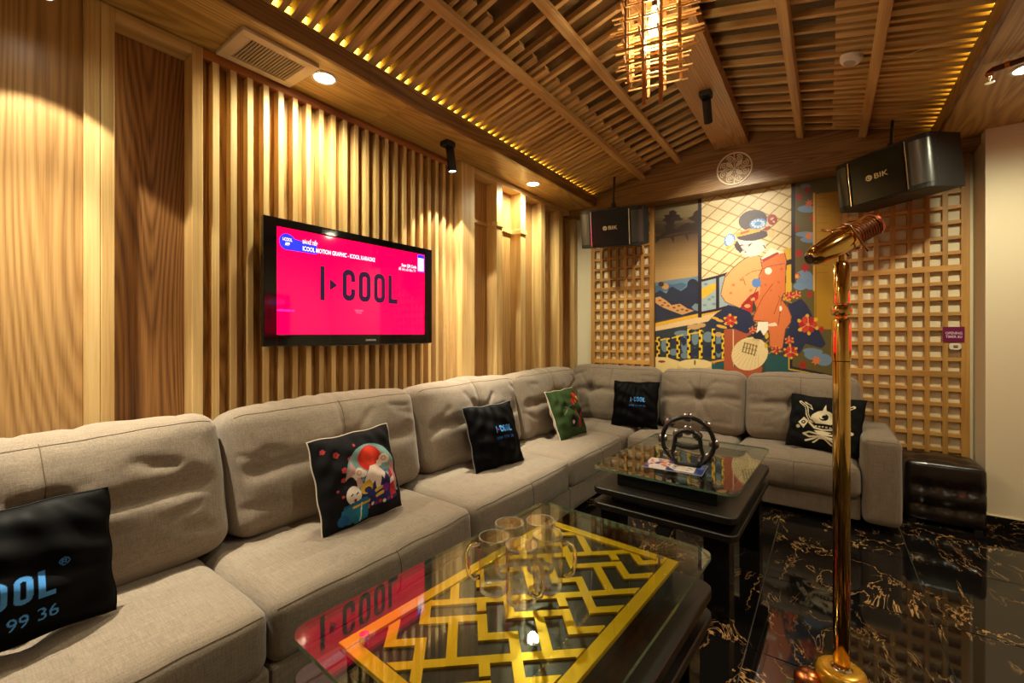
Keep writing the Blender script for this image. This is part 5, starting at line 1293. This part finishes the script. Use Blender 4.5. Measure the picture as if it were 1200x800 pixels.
# ------------------------------------------------------------------ loudspeakers
GRILLE = plain('speaker_grille', (.10, .10, .10, 1), .32, .8)
def speaker(label, fc, yaw, pitch, roll, h, rod_top):
    Mw = Matrix.Translation(fc) @ Matrix.Rotation(yaw, 4, 'Z') @ Matrix.Rotation(pitch, 4, 'X') @ Matrix.Rotation(roll, 4, 'Y')
    t = thing('loudspeaker', label, 'speaker', group='hanging loudspeakers'); t.matrix_world = Mw
    w, d = .60, .33
    pts = [(-w / 2, d), (w / 2, d), (w / 2, .045)] + [(w / 2 - .10 * (1 - math.cos(a)), .045 - .045 * math.sin(a)) for a in np.linspace(0, PI / 2, 7)][1:] + \
          [(-w / 2 + .10 * (1 - math.cos(a)), .045 - .045 * math.sin(a)) for a in np.linspace(PI / 2, 0, 7)]
    build(MB().prism(pts, -h / 2, h / 2), 'cabinet', BLACKMATT, t, bevel=.006, seg=2)
    build(MB().box((0, -.002, 0), (.345, .010, h - .03)), 'front_panel', BLACKGLOSS, t, bevel=.004)
    for s_ in (-1, 1):
        build(MB().box((s_ * .182, -.006, 0), (.009, .012, h - .035)), 'chrome_strip', CHROME, t, bevel=.003)
        g = MB(); a = np.linspace(.1, PI / 2, 8)
        prof = [(s_ * (w / 2 - .10 * (1 - math.cos(q)) + .0), .045 - .047 * math.sin(q) - .003) for q in a]
        vs = [(x, y, z) for z in (-h / 2 + .035, h / 2 - .035) for x, y in prof]; m_ = len(prof)
        g.add(vs, [(i, i + 1, m_ + i + 1, m_ + i) for i in range(m_ - 1)]); build(g, 'side_grille', GRILLE, t, smooth='all')
        ft = MB()
        for zz in (-.12, -.06, 0, .06, .12): ft.box((s_ * (w / 2 + .001), .075, zz), (.004, .01, .012))
        tag(build(ft, 'screws', GRILLE, t), kind='stuff')
    link('maker_name', text_mesh('BIK', .05, .085, .001), plain('silver_letters', srgb(220, 205, 170), .3, .6), t, (.03, -.0075, 0), (R90, 0, 0))
    e = MB(); ring(e, 0, 0, .017, .006, 18); ring(e, .006, 0, .008, .005, 14); build(e, 'emblem', bpy.data.materials['silver_letters'], t, loc=(-.045, -.0075, 0), rot=(R90, 0, 0))
    inv = Mw.inverted(); top = inv @ Vector(rod_top); kn = Vector((0, d / 2, h / 2 + .03))
    b = MB(); b.box((0, d / 2, h / 2 + .006), (.10, .06, .010)); b.lathe([(.022, 0), (.024, .01), (.024, .03), (.018, .045)], 16, (0, d / 2, h / 2 + .01)); build(b, 'bracket', BLACKMATT, t, bevel=.001)
    build(MB().tube([kn, top], .010, 10), 'hanging_rod', BLACKMATT, t, smooth=True)
    return t
speaker('black loudspeaker hung before the lattice panel with purple sign', (.278, 3.947, 2.397), -.657, .103, -.023, .351, (.372, 4.09, zu(.372 - X0) - .001))
speaker('black loudspeaker hung in the corner beside the timber fins', (-1.683, 3.923, 2.309), .147, .251, .03, .362, (-1.69, 4.05, zu(.99) - .001))

# ------------------------------------------------------------------ glass tables
GLASS = thin_glass('table_glass', (.93, .97, .94, 1), .06)
GEDGE = plain('glass_edge', srgb(120, 160, 140), .08, 0, Transmission_Weight=.6)
TINL = plain('gold_inlay', srgb(236, 186, 14), .25, .55)
BOARD = plain('black_board', (.008, .008, .007, 1), .25)
def rr_box(mb, w, l, z0, z1, r): mb.prism(rrect(-w / 2, -l / 2, w / 2, l / 2, r, 6), z0, z1); return mb
def clip_poly(pts, hw, hl):
    for ax, sg, lim in ((0, 1, hw), (0, -1, hw), (1, 1, hl), (1, -1, hl)):
        out = []
        for i in range(len(pts)):
            a, b = pts[i], pts[(i + 1) % len(pts)]; da, db = lim - sg * a[ax], lim - sg * b[ax]
            if da >= 0: out.append(a)
            if (da >= 0) != (db >= 0): t = da / (da - db); out.append((a[0] + t * (b[0] - a[0]), a[1] + t * (b[1] - a[1])))
        pts = out
        if len(pts) < 3: return []
    return pts
def table(label, loc, rz, w, l, zt, fret, peds, ptop=.05):
    t = thing('coffee_table', label, 'coffee table', loc, (0, 0, rz), 'glass topped coffee tables')
    gt = build(rr_box(MB(), w, l, zt - .012, zt, .05), 'glass_top', GLASS, t)
    e = rrect(-w / 2, -l / 2, w / 2, l / 2, .05, 6); n = len(e)
    em = MB().add([(x * 1.0012, y * 1.0008, z) for z in (zt - .0115, zt - .0005) for x, y in e], [(i, (i + 1) % n, n + (i + 1) % n, n + i) for i in range(n)])
    build(em, 'glass_edge', GEDGE, gt, smooth='all')
    pw, pl = peds
    build(MB().box((0, 0, (.49 + zt - ptop) / 2), (pw, pl, zt - ptop - .49)), 'pedestal', BLACKGLOSS, t, bevel=.004)
    for sx in (-1, 1):
        for sy in ((-1, 1) if fret else ()): build(MB().lathe([(.012, zt - .05), (.012, zt - .0125)], 12, (sx * (pw / 2 - .03), sy * (pl / 2 - .03), 0)), 'glass_support', CHROME, t, smooth=True)
    build(rr_box(MB(), w, l, .457, .49, .045), 'upper_shelf', DARKWOOD, t, bevel=.004)
    build(MB().box((0, 0, .434), (w - .16, l - .16, .046)), 'shelf_riser', BLACKGLOSS, t)
    build(rr_box(MB(), w, l, .378, .41, .045), 'lower_shelf', DARKWOOD, t, bevel=.004)
    for sx in (-1, 1):
        for sy in (-1, 1): build(MB().box((sx * (w / 2 - .09), sy * (l / 2 - .09), .189), (.11, .11, .378)), 'leg', BLACKGLOSS, t, bevel=.004)
    if fret:
        bd = build(MB().box((0, 0, zt - .044), (pw + .02, pl + .02, .012)), 'fret_board', BOARD, t)
        hw, hl = pw / 2 - .005, pl / 2 - .005; fm = MB(); g = .037; q = .0125; cnt = [0]
        c45 = math.cos(PI / 4)
        def bar(a, b):
            (ax, ay), (bx, by) = a, b; x0, x1 = min(ax, bx) - q, max(ax, bx) + q; y0, y1 = min(ay, by) - q, max(ay, by) + q
            pts = [((x - y) * c45, (x + y) * c45) for x, y in ((x0, y0), (x1, y0), (x1, y1), (x0, y1))]
            pts = clip_poly(pts, hw - .02, hl - .02)
            cnt[0] += 1
            if len(pts) >= 3: fm.prism(pts, zt - .038, zt - .033 + (cnt[0] % 97) * 1e-5)
        for i in range(-8, 9):
            for j in range(-8, 9):
                ox, oy = i * 6 * g, j * 6 * g
                P_ = lambda a, b: (ox + a * g, oy + b * g)
                bar(P_(0, 0), P_(6, 0)); bar(P_(0, 0), P_(0, 4)); bar(P_(0, 4), P_(2, 4)); bar(P_(2, 4), P_(2, 2))
                bar(P_(4, 0), P_(4, 2)); bar(P_(4, 2), P_(6, 2)) if False else None; bar(P_(4, 2), P_(2, 2)); bar(P_(4, 4), P_(4, 6)); bar(P_(4, 4), P_(6, 4)); bar(P_(2, 6), P_(2, 5))
        build(fm, 'fretwork', TINL, bd)
        fr = MB(); bw = .034; z = zt - .036
        fr.box((-hw - .002, 0, z), (bw, 2 * hl + bw, .012)); fr.box((hw + .002, 0, z), (bw, 2 * hl + bw, .012)); fr.box((0, -hl - .002, z), (2 * hw - bw, bw, .0118)); fr.box((0, hl + .002, z), (2 * hw - bw, bw, .0118))
        build(fr, 'gold_border', GOLDP if False else TINL, bd, bevel=.001)
    return t
ZT = .595
table('coffee table with gold fretwork under its glass top, holding clear mugs', (-.668, 1.03, 0), -.06, .68, 1.05, ZT, True, (.475, .865))
table('coffee table with plain dark pedestal under glass, holding a tambourine', (-.655, 2.625, 0), -.035, .70, 1.0, ZT, False, (.50, .80), .0135)

# ------------------------------------------------------------------ beer mugs
MUGG = thin_glass('clear_glass', (.985, .985, .98, 1), .22)
MUGE = plain('glass_rim_glint', (.85, .85, .82, 1), .08, 0, Alpha=.17)  # whitish half-clear colour paints in bright glints along mug rims and bases
MUGR = bpy.data.materials.new('thick_glass'); MUGR.use_nodes = True
nd_ = MUGR.node_tree.nodes; gb_ = nd_.new('ShaderNodeBsdfGlass'); gb_.inputs['IOR'].default_value = 1.42; gb_.inputs['Roughness'].default_value = 0.0
MUGR.node_tree.links.new(gb_.outputs[0], nd_['Material Output'].inputs['Surface'])
def make_mug():
    t = thing('beer_mug', 'x', 'mug')
    h, r = .150, .042
    prof = [(.001, .0), (r - .006, .0), (r - .002, .005), (r - .001, .03), (r, h)]
    build(MB().lathe(prof, 14), 'glass_body', MUGG, t)
    build(MB().tube([((r - .001) * math.cos(k * PI / 20), (r - .001) * math.sin(k * PI / 20), h) for k in range(40)], .0016, 6, closed=True), 'rim', MUGE, t, smooth='all')
    build(MB().tube([((r - .008) * math.cos(k * PI / 20), (r - .008) * math.sin(k * PI / 20), .0065) for k in range(40)], .005, 8, closed=True), 'thick_base', MUGE, t, smooth='all')
    hp = [(r - .002, 0, .122), (r + .013, 0, .127), (r + .026, 0, .120), (r + .032, 0, .10), (r + .032, 0, .068), (r + .026, 0, .044), (r + .013, 0, .034), (r - .002, 0, .038)]
    build(MB().tube(hp, .0065, 12), 'handle', MUGR, t, smooth='all')
    return t
mug0 = make_mug()
for i, (x, y, a, lb) in enumerate(((-.742, .943, 215, 'clear glass mug with its handle pointing to the sofa seat'), (-.654, .948, -10, 'clear glass mug whose handle overlaps the neighbouring mug'), (-.628, 1.038, 35, 'clear glass mug with its handle pointing to the microphone stand'),
                                   (-.758, 1.036, 120, 'clear glass mug with handle towards the far table, next to the sofa side mug'), (-.694, 1.104, 105, 'clear glass mug with handle towards the far table, behind the front pair'))):
    m_ = mug0 if i == 0 else copy_tree(mug0)
    m_.location = (x, y, ZT + .0003); m_.rotation_euler = (0, 0, math.radians(a)); tag(m_, lb, 'mug', 'clear mugs on the fretwork table')

# ------------------------------------------------------------------ tambourine and song card on the far table
tb = thing('tambourine', 'black crescent tambourine with jingles standing on the glass table', 'tambourine', (-.603, 2.425, ZT + .0005), (0, 0, .10))
BRASS = plain('jingle_metal', (.36, .32, .34, 1), .25, 1.0)
R1, R2 = .128, .064; zc = .134; zc2 = .128
def arc(r, zc, a0, a1, n=30): return [(r * math.cos(t), 0, zc + r * math.sin(t)) for t in np.linspace(math.radians(a0), math.radians(a1), n)]
build(MB().tube(arc(R1, zc, -62, 242), .012, 10), 'outer_hoop', BLACKPL, tb, smooth='all')
ih = arc(R2, zc2, -10, 190, 22)
ih = [(.058, 0, .0115)] + [(.077, 0, .065)] + ih + [(-.077, 0, .065), (-.058, 0, .0115)]
build(MB().tube(ih, .0115, 10), 'inner_hoop', BLACKPL, tb, smooth='all')
build(MB().tube([(-.063, 0, .115), (-.026, 0, .104), (.026, 0, .104), (.063, 0, .115)], [.011, .014, .014, .011], 12), 'grip', BLACKMATT, tb, smooth='all')
build(MB().tube([(-.064, 0, .012), (-.03, 0, .010), (.03, 0, .010), (.064, 0, .012)], .0095, 10), 'foot_bar', BLACKPL, tb, smooth='all')
def jingle(x, z, a):
    M3 = Matrix.Rotation(a, 3, 'Y')
    m_ = MB()
    for o in (-.006, .006): m_.lathe([(.002, -.002), (.018, -.003), (.025, 0), (.018, .003), (.002, .002)], 16, M3 @ Vector((0, 0, 0)) + Vector((x + o * math.cos(a) * 0, o, z)), M3 @ Matrix.Rotation(R90, 3, 'X'))
    build(m_, 'jingle', BRASS, tb, smooth='all')
for t in (0, 45, 90, 135, 180, 215, 325): jingle(R1 * math.cos(math.radians(t)), zc + R1 * math.sin(math.radians(t)), 0)
for t in (40, 90, 140): jingle(R2 * math.cos(math.radians(t)), zc2 + R2 * math.sin(math.radians(t)), 0)
jingle(.073, .052, 0); jingle(-.073, .052, 0)

cc = Canvas(150, 110, -.5, -.5, .5, .5, (28, 40, 120))
cc.poly([(-.5, .1), (-.38, -.5), (-.1, -.5), (-.15, .5), (-.5, .5)], (206, 196, 200))
for k in range(26): cc.circ(-.47 + random.random() * .4, -.3 + random.random() * .75, .03 + .03 * random.random(), random.choice([(216, 150, 110), (190, 90, 60), (230, 200, 180), (60, 60, 130)]), .06)
cc.poly([(-.12, .5), (.06, .5), (.0, .1), (-.15, .2)], (24, 30, 110)); cc.poly([(-.08, .1), (.06, .32), (.34, .35), (.36, -.42), (.05, -.42), (-.08, -.2)], (222, 214, 206))
for k in range(30): cc.circ(-.02 + random.random() * .34, -.36 + random.random() * .66, .014, random.choice([(40, 30, 40), (40, 40, 90), (60, 40, 50)]), .03)
cc.circ(.13, .05, .03, (226, 160, 60), .06); cc.poly([(.36, -.42), (.40, .4), (.5, .5), (.5, -.5), (.05, -.5)], (34, 54, 130)); cc.circ(.42, .1, .05, (90, 130, 180), .14)
card = thing('song_card', 'blue and white printed card lying on the glass table', 'card', (-.659, 2.395, ZT + .0003), (0, 0, .06))
I = np.arange(150 * 110).reshape(110, 150); V = np.stack([cc.X.ravel() * .295, cc.Y.ravel() * .195, np.full(16500, .0022)], -1)
me = bpy.data.meshes.new('printed_face'); me.from_pydata(V.tolist(), [], np.stack([I[:-1, :-1], I[:-1, 1:], I[1:, 1:], I[1:, :-1]], -1).reshape(-1, 4).tolist()); me.update(); cc.paint(me)
link('printed_face', me, printed('card_print', .3, .5), card); build(MB().box((0, 0, .001), (.296, .196, .002)), 'board', WHITEPL, card)

# ------------------------------------------------------------------ microphone stand
mic = thing('microphone_stand', 'tall gold microphone stand with a tilted gold studio microphone', 'microphone stand', (.04, 1.97, 0))
build(MB().lathe([(.001, .002), (.070, .002), (.076, .010), (.076, .078), (.072, .092), (.060, .1), (.034, .1), (.033, .094), (.030, .093), (.001, .093)], 48), 'base', GOLDP, mic, smooth=True)
build(MB().lathe([(.001, .092), (.031, .092), (.031, .099), (.028, .102), (.027, .106), (.001, .106)], 32), 'collar_ring', CHROME, mic, smooth=True)
kn = build(MB().lathe([(.001, .0), (.040, .004), (.047, .02), (.046, .04), (.036, .058), (.018, .066), (.001, .068)], 32), 'pedal_knob', COPPER, mic, (-.098, -.038, .001), smooth=True)
build(MB().lathe([(.022, .095), (.026, .10), (.0265, 1.236), (.026, 1.24)], 32), 'lower_pole', GOLD, mic, smooth=True)
build(MB().lathe([(.0265, 1.2), (.0295, 1.203), (.0295, 1.345), (.0265, 1.352), (.016, 1.356), (.016, 1.362), (.029, 1.368), (.0325, 1.380), (.0325, 1.388), (.029, 1.398), (.016, 1.404), (.016, 1.408)], 32), 'pole_joint', GOLD, mic, smooth=True)
build(MB().lathe([(.016, 1.408), (.0255, 1.410), (.0255, 1.546), (.023, 1.549), (.022, 1.556), (.012, 1.562), (.010, 1.60)], 32), 'upper_pole', GOLD, mic, smooth=True)
# microphone head: axis leans up and away from the sofa
ax = Vector((.80 * .93, .55 * .93, .50)).normalized(); Mq = ax.to_track_quat('Z', 'Y').to_matrix() * 1.18
MC = Vector((.004, .0, 1.634)) - ax * .022
hd = build(MB().lathe([(.001, -.094), (.018, -.094), (.024, -.088), (.030, -.07), (.0345, -.03), (.036, .01), (.034, .03), (.034, .045)], 32, MC, Mq), 'microphone_body', GOLD, mic, smooth=True)
build(MB().lathe([(.001, -.1), (.015, -.1), (.017, -.093)], 20, MC, Mq), 'end_cap', plain('dark_cap', srgb(60, 20, 18), .3), hd, smooth=True)
gm = MB()
for k in range(9): gm.tube([MC + Mq @ Vector((.033 * math.cos(t), .033 * math.sin(t), .048 + k * .0085)) for t in np.linspace(0, 2 * PI, 25)[:-1]], .0022, 6, closed=True)
for k in range(12): 
    t = k * PI / 6; gm.tube([MC + Mq @ Vector((.031 * math.cos(t), .031 * math.sin(t), .044)), MC + Mq @ Vector((.031 * math.cos(t), .031 * math.sin(t), .122))], .0014, 5)
build(gm, 'grille_cage', plain('bronze_wire', srgb(176, 120, 60), .3, 1.0), hd, smooth='all')
build(MB().lathe([(.001, .046), (.026, .046), (.026, .115), (.001, .118)], 24, MC, Mq), 'capsule', plain('capsule_red', srgb(110, 24, 20), .5), hd, smooth=True)
build(MB().lathe([(.033, .116), (.036, .119), (.036, .125), (.030, .129), (.022, .127), (.022, .122)], 32, MC, Mq), 'front_ring', plain('rose_metal', srgb(220, 120, 100), .25, 1.0), hd, smooth=True)
cl = MB()
side = Mq @ Vector((1, 0, 0)); upv = (Vector((0, 0, 1)) - ax * ax.z).normalized(); sd_ = ax.cross(upv)
for s_ in (-.046, .046):
    cl.tube([MC + ax * .03 + upv * .066 + sd_ * s_ - ax * .022, MC + ax * .035 + upv * .044 + sd_ * s_, MC + ax * .045 - upv * .046 + sd_ * s_, MC + ax * .048 - upv * .066 + sd_ * s_], .0042, 8)
cl.tube([MC + ax * .036 + upv * .046 + sd_ * -.046, MC + ax * .036 + upv * .046 + sd_ * .046], .004, 8); cl.tube([MC + ax * .046 - upv * .046 + sd_ * -.046, MC + ax * .046 - upv * .046 + sd_ * .046], .004, 8)
build(cl, 'shock_clip', plain('rose_metal_b', srgb(220, 160, 120), .25, 1.0), hd, smooth='all')
link('emblem', text_mesh('UR', .016, .018, .0004), BLACKMATT, hd, M=Matrix.Translation(MC + (-Vector((0, 1, 0)) - ax * ax.dot(-Vector((0, 1, 0)))).normalized() * .0362 - ax * .0) @ Matrix((( ax.x, 0, 0, 0), (ax.y, 0, -1, 0), (ax.z, 1, 0, 0), (0, 0, 0, 1))).to_3x3().to_4x4() if False else Matrix.Translation(MC + Vector((-.012, -.036, .004))) @ Matrix.Rotation(.5, 4, 'Z') @ Matrix.Rotation(R90, 4, 'X') @ Matrix.Rotation(.5, 4, 'Z'))

# ------------------------------------------------------------------ lamps
def light_spot(name, parent, loc, aim, power, ang, blend, r=.02, col=WARM):
    d = bpy.data.lights.new(name, 'SPOT'); d.energy = power; d.spot_size = math.radians(ang); d.spot_blend = blend; d.shadow_soft_size = r; d.color = col
    o = bpy.data.objects.new(name, d); COL.objects.link(o); o.parent = parent; o.location = loc
    o.rotation_euler = Vector(aim).to_track_quat('-Z', 'Y').to_euler(); return o
def downlight(x, y, label, power=DL_POWER):
    t = thing('downlight', label, 'ceiling light', (x, y, ZS), group='recessed ceiling downlights')
    build(MB().lathe([(.050, -.001), (.052, -.006), (.066, -.004), (.068, -.0005)], 32), 'trim_ring', WHITEPL, t, smooth='all')
    build(MB().lathe([(.001, -.003), (.051, -.003), (.051, -.001)], 32), 'lens', LENS, t)
    light_spot('lamp', t, (0, 0, -.012), (0, 0, -1), power, 168, .8, .05)
downlight(-2.168, 1.297, 'round glowing downlight beside the air vent over the television wall')
downlight(-2.165, 3.322, 'round glowing downlight over the timber fins')
downlight(.83, 3.36, 'round glowing downlight in the soffit beside the sprinkler pipe', DL_POWER * 1.15)
downlight(.787, 1.30, 'round glowing downlight in the soffit over the open floor', DL_POWER * .5)
downlight(-2.168, -.72, 'round glowing downlight over the plywood panelling', DL_POWER * .6)
def spotlamp(x, y, z, aim, label, power=SP_POWER, ang=92, lit=True, blend=.15, beam=0):
    t = thing('spotlight', label, 'spotlight', (x, y, z), group='black ceiling spotlights')
    a = Vector(aim).normalized(); Mq = a.to_track_quat('Z', 'Y').to_matrix()
    build(MB().box((0, -.005, -.0185), (.075, .085, .036)), 'mount', BLACKMATT, t, bevel=.006, seg=2)
    p0 = Vector((0, .02, -.05)) ; c0 = p0 + a * .0
    build(MB().tube([(0, .015, -.034), (0, .02, -.055)], .009, 10), 'joint', BLACKMATT, t, smooth='all')
    build(MB().lathe([(.001, -.01), (.026, -.01), (.029, -.005), (.029, .145), (.027, .15), (.025, .15), (.025, .142), (.001, .142)], 28, c0, Mq), 'barrel', BLACKMATT, t, smooth=True)
    build(MB().lathe([(.001, .1425), (.0245, .1425), (.0245, .1445), (.001, .1445)], 20, c0, Mq), 'lens', LENS2 if lit else BLACKGLOSS, t)
    light_spot('lamp', t, c0 + a * .15, a, power, ang, blend, .02, (1, .91, .68))
    if beam: light_spot('lamp', t, c0 + a * .151, a, beam, 58, 1.0, .02, (1, .91, .68))
spotlamp(-2.185, 2.25, ZS, (.05, .10, -1), 'black spotlight on the soffit between the two wall downlights', 34, 92, True, .15, 165)
spotlamp(-.682, 3.23, 2.965, (-.06, .62, -.62), 'black spotlight under the ridge beam aimed at the mural', 44, 88, True, .5, 52)
spotlamp(-2.185, .25, ZS, (.05, .02, -1), 'black spotlight on the soffit over the plywood panelling', 34, 92, True, .15, 165)
spotlamp(-.682, 1.05, 2.965, (-.3, .2, -1), 'black spotlight under the ridge beam over the fretwork table', SP_POWER * .3, 70, True, .5)

# chandelier
ch = thing('chandelier', 'hanging cage chandelier of stacked gold wooden sticks under the ridge beam', 'chandelier', (-.69, 2.15, 2.965), (0, 0, .22))
STICK = {k: wood('stick_wood_' + k, srgb(220, 176, 110), srgb(186, 136, 74), k, rings=3, wide=10, rough=.45, strength=.7) for k in 'xyz'}
ORST = wood('stick_wood_orange', srgb(208, 130, 48), srgb(170, 92, 28), 'z', rings=3, wide=10, rough=.45, strength=.7)
build(MB().box((0, 0, -.008), (.13, .13, .014)), 'ceiling_plate', STICK['x'], ch, bevel=.002)
gx = (-.12, -.04, .04, .12); rnd = random.Random(3)
for i, px_ in enumerate(gx):
    for j, py_ in enumerate(gx):
        inner = (i in (1, 2)) + (j in (1, 2))
        L = (.30, .40, .0)[inner] + rnd.uniform(-.02, .03)
        if inner == 2: continue
        piece('post', (.013, .013, L), STICK['z'], ch, (px_, py_, -.016 - L / 2), bev=.001)
for px_, py_ in ((-.04, -.08), (.035, -.075)):
    piece('long_post', (.018, .018, .56), ORST, ch, (px_, py_, -.016 - .28), bev=.001)
for lv in range(11):
    z = -.045 - lv * .034
    for q, p_ in enumerate((-.128, -.048, .032, .112)):
        ln = rnd.uniform(.32, .42) if lv < 9 else rnd.uniform(.22, .34)
        if lv % 2 == 0: piece('stick', (round(ln, 2), .008, .007), STICK['x'], ch, (rnd.uniform(-.02, .02), p_ - .0135 * 0 + .0, z), bev=0)
        else: piece('stick', (.008, round(ln, 2), .007), STICK['y'], ch, (p_, rnd.uniform(-.02, .02), z), bev=0)
build(MB().lathe([(.001, -.03), (.012, -.03), (.012, -.06), (.001, -.06)], 16), 'bulb_holder', BLACKMATT, ch)
build(MB().lathe([(.001, -.196), (.018, -.190), (.028, -.17), (.030, -.15), (.024, -.12), (.013, -.09), (.012, -.061)], 20), 'bulb', emit('bulb_glow', (1, .88, .62, 1), 14.0), ch, smooth='all')
pl = bpy.data.lights.new('lamp', 'POINT'); pl.energy = CH_POWER; pl.color = (1, .86, .58); pl.shadow_soft_size = .032; po = bpy.data.objects.new('lamp', pl); COL.objects.link(po); po.parent = ch; po.location = (0, 0, -.235)

# ------------------------------------------------------------------ small fittings
vent = thing('air_vent', 'cream air vent grille in the soffit above the slatted wall', 'vent', (-2.235, 1.045, ZS))
build(frame_mb(.295, .355, .045, .05, .05, .018), 'frame', plain('beige_plastic', srgb(206, 184, 156), .5), vent, (0, 0, -.009), (0, 0, 0), bevel=.002)
build(MB().box((0, 0, -.004), (.21, .26, .004)), 'duct_shade_plate', plain('duct_shade_brown', srgb(60, 40, 26), .7), vent)  # dark brown plate paints in the shade inside the duct
for k in range(18): piece('louvre', (.205, .0055, .006), bpy.data.materials['beige_plastic'], vent, (0, -.1225 + k * .0144, -.012), (math.radians(25), 0, 0), bev=0)
sm = thing('smoke_detector', 'round white smoke detector between two ceiling battens', 'smoke detector', (.11, 3.15, zu(.81) - .0005), (0, ANG, 0))
build(MB().lathe([(.001, -.034), (.035, -.034), (.048, -.028), (.054, -.016), (.056, -.001), (.001, -.001)], 32), 'housing', WHITEPL, sm, smooth=True)
build(MB().lathe([(.020, -.036), (.030, -.0365), (.030, -.033)], 24), 'sensor_ring', plain('grey_plastic', srgb(170, 160, 150), .5), sm)
pp = thing('sprinkler_pipe', 'dark red sprinkler pipe with brass head under the soffit', 'pipe', (.66, 3.19, ZS))
PR = plain('pipe_red', srgb(74, 30, 26), .4)
build(MB().tube([(XR - .68, -.40, -.035), (.5, -.14, -.035), (.06, -.015, -.035), (.012, -.002, -.037), (.0, .0, -.046), (0, 0, -.062)], .014, 14), 'pipe', PR, pp, smooth='all')
build(MB().lathe([(.017, -.062), (.017, -.05)], 16).lathe([(.017, 0), (.017, .016)], 16, (.05, -.012, -.035), Vector((1, -.28, 0)).to_track_quat('Z', 'Y').to_matrix()), 'coupling', COPPER, pp, smooth=True)
build(MB().lathe([(.007, -.062), (.007, -.075), (.003, -.08), (.003, -.094), (.018, -.096), (.018, -.098), (.001, -.098)], 16), 'sprinkler_head', CHROME, pp, smooth=True)
tag(build(MB().tube([(.25, 3.16, zu(.95) - .004), (.33, 3.20, zu(1.03) - .004), (.42, 3.12, zu(1.12) - .004), (.52, 3.09, zu(1.22) - .004), (.597, 3.08, zu(1.297) - .004)], .0018, 6), 'ceiling_cable', WHITEPL, smooth='all'), 'thin white cable running along the ceiling slats to the soffit', 'cable')
sg = thing('wall_sign', 'small purple sign with white lettering on the lattice frame', 'sign', (.742, YB - .045, 1.295), (R90, 0, 0))
build(MB().box((0, 0, .003), (.112, .112, .004)), 'plate', plain('purple_plate', srgb(110, 12, 74), .4), sg, bevel=.001)
link('lettering', text_mesh('OPENING\nTIMER 6U', .026, .088, .0003, bold=.0004), plain('sign_white', srgb(230, 200, 220), .5), sg, (0, -.004, .0054))
sw = thing('wall_switch', 'white rounded switch with brown button under the purple sign', 'switch', (.748, YB - .045, 1.208), (R90, 0, 0))
build(MB().prism(rrect(-.032, -.024, .032, .024, .018, 5), .001, .014), 'cover', WHITEPL, sw, bevel=.002)
build(MB().box((.002, 0, .015), (.024, .018, .006)), 'button', plain('brown_button', srgb(140, 90, 50), .5), sw, bevel=.002)
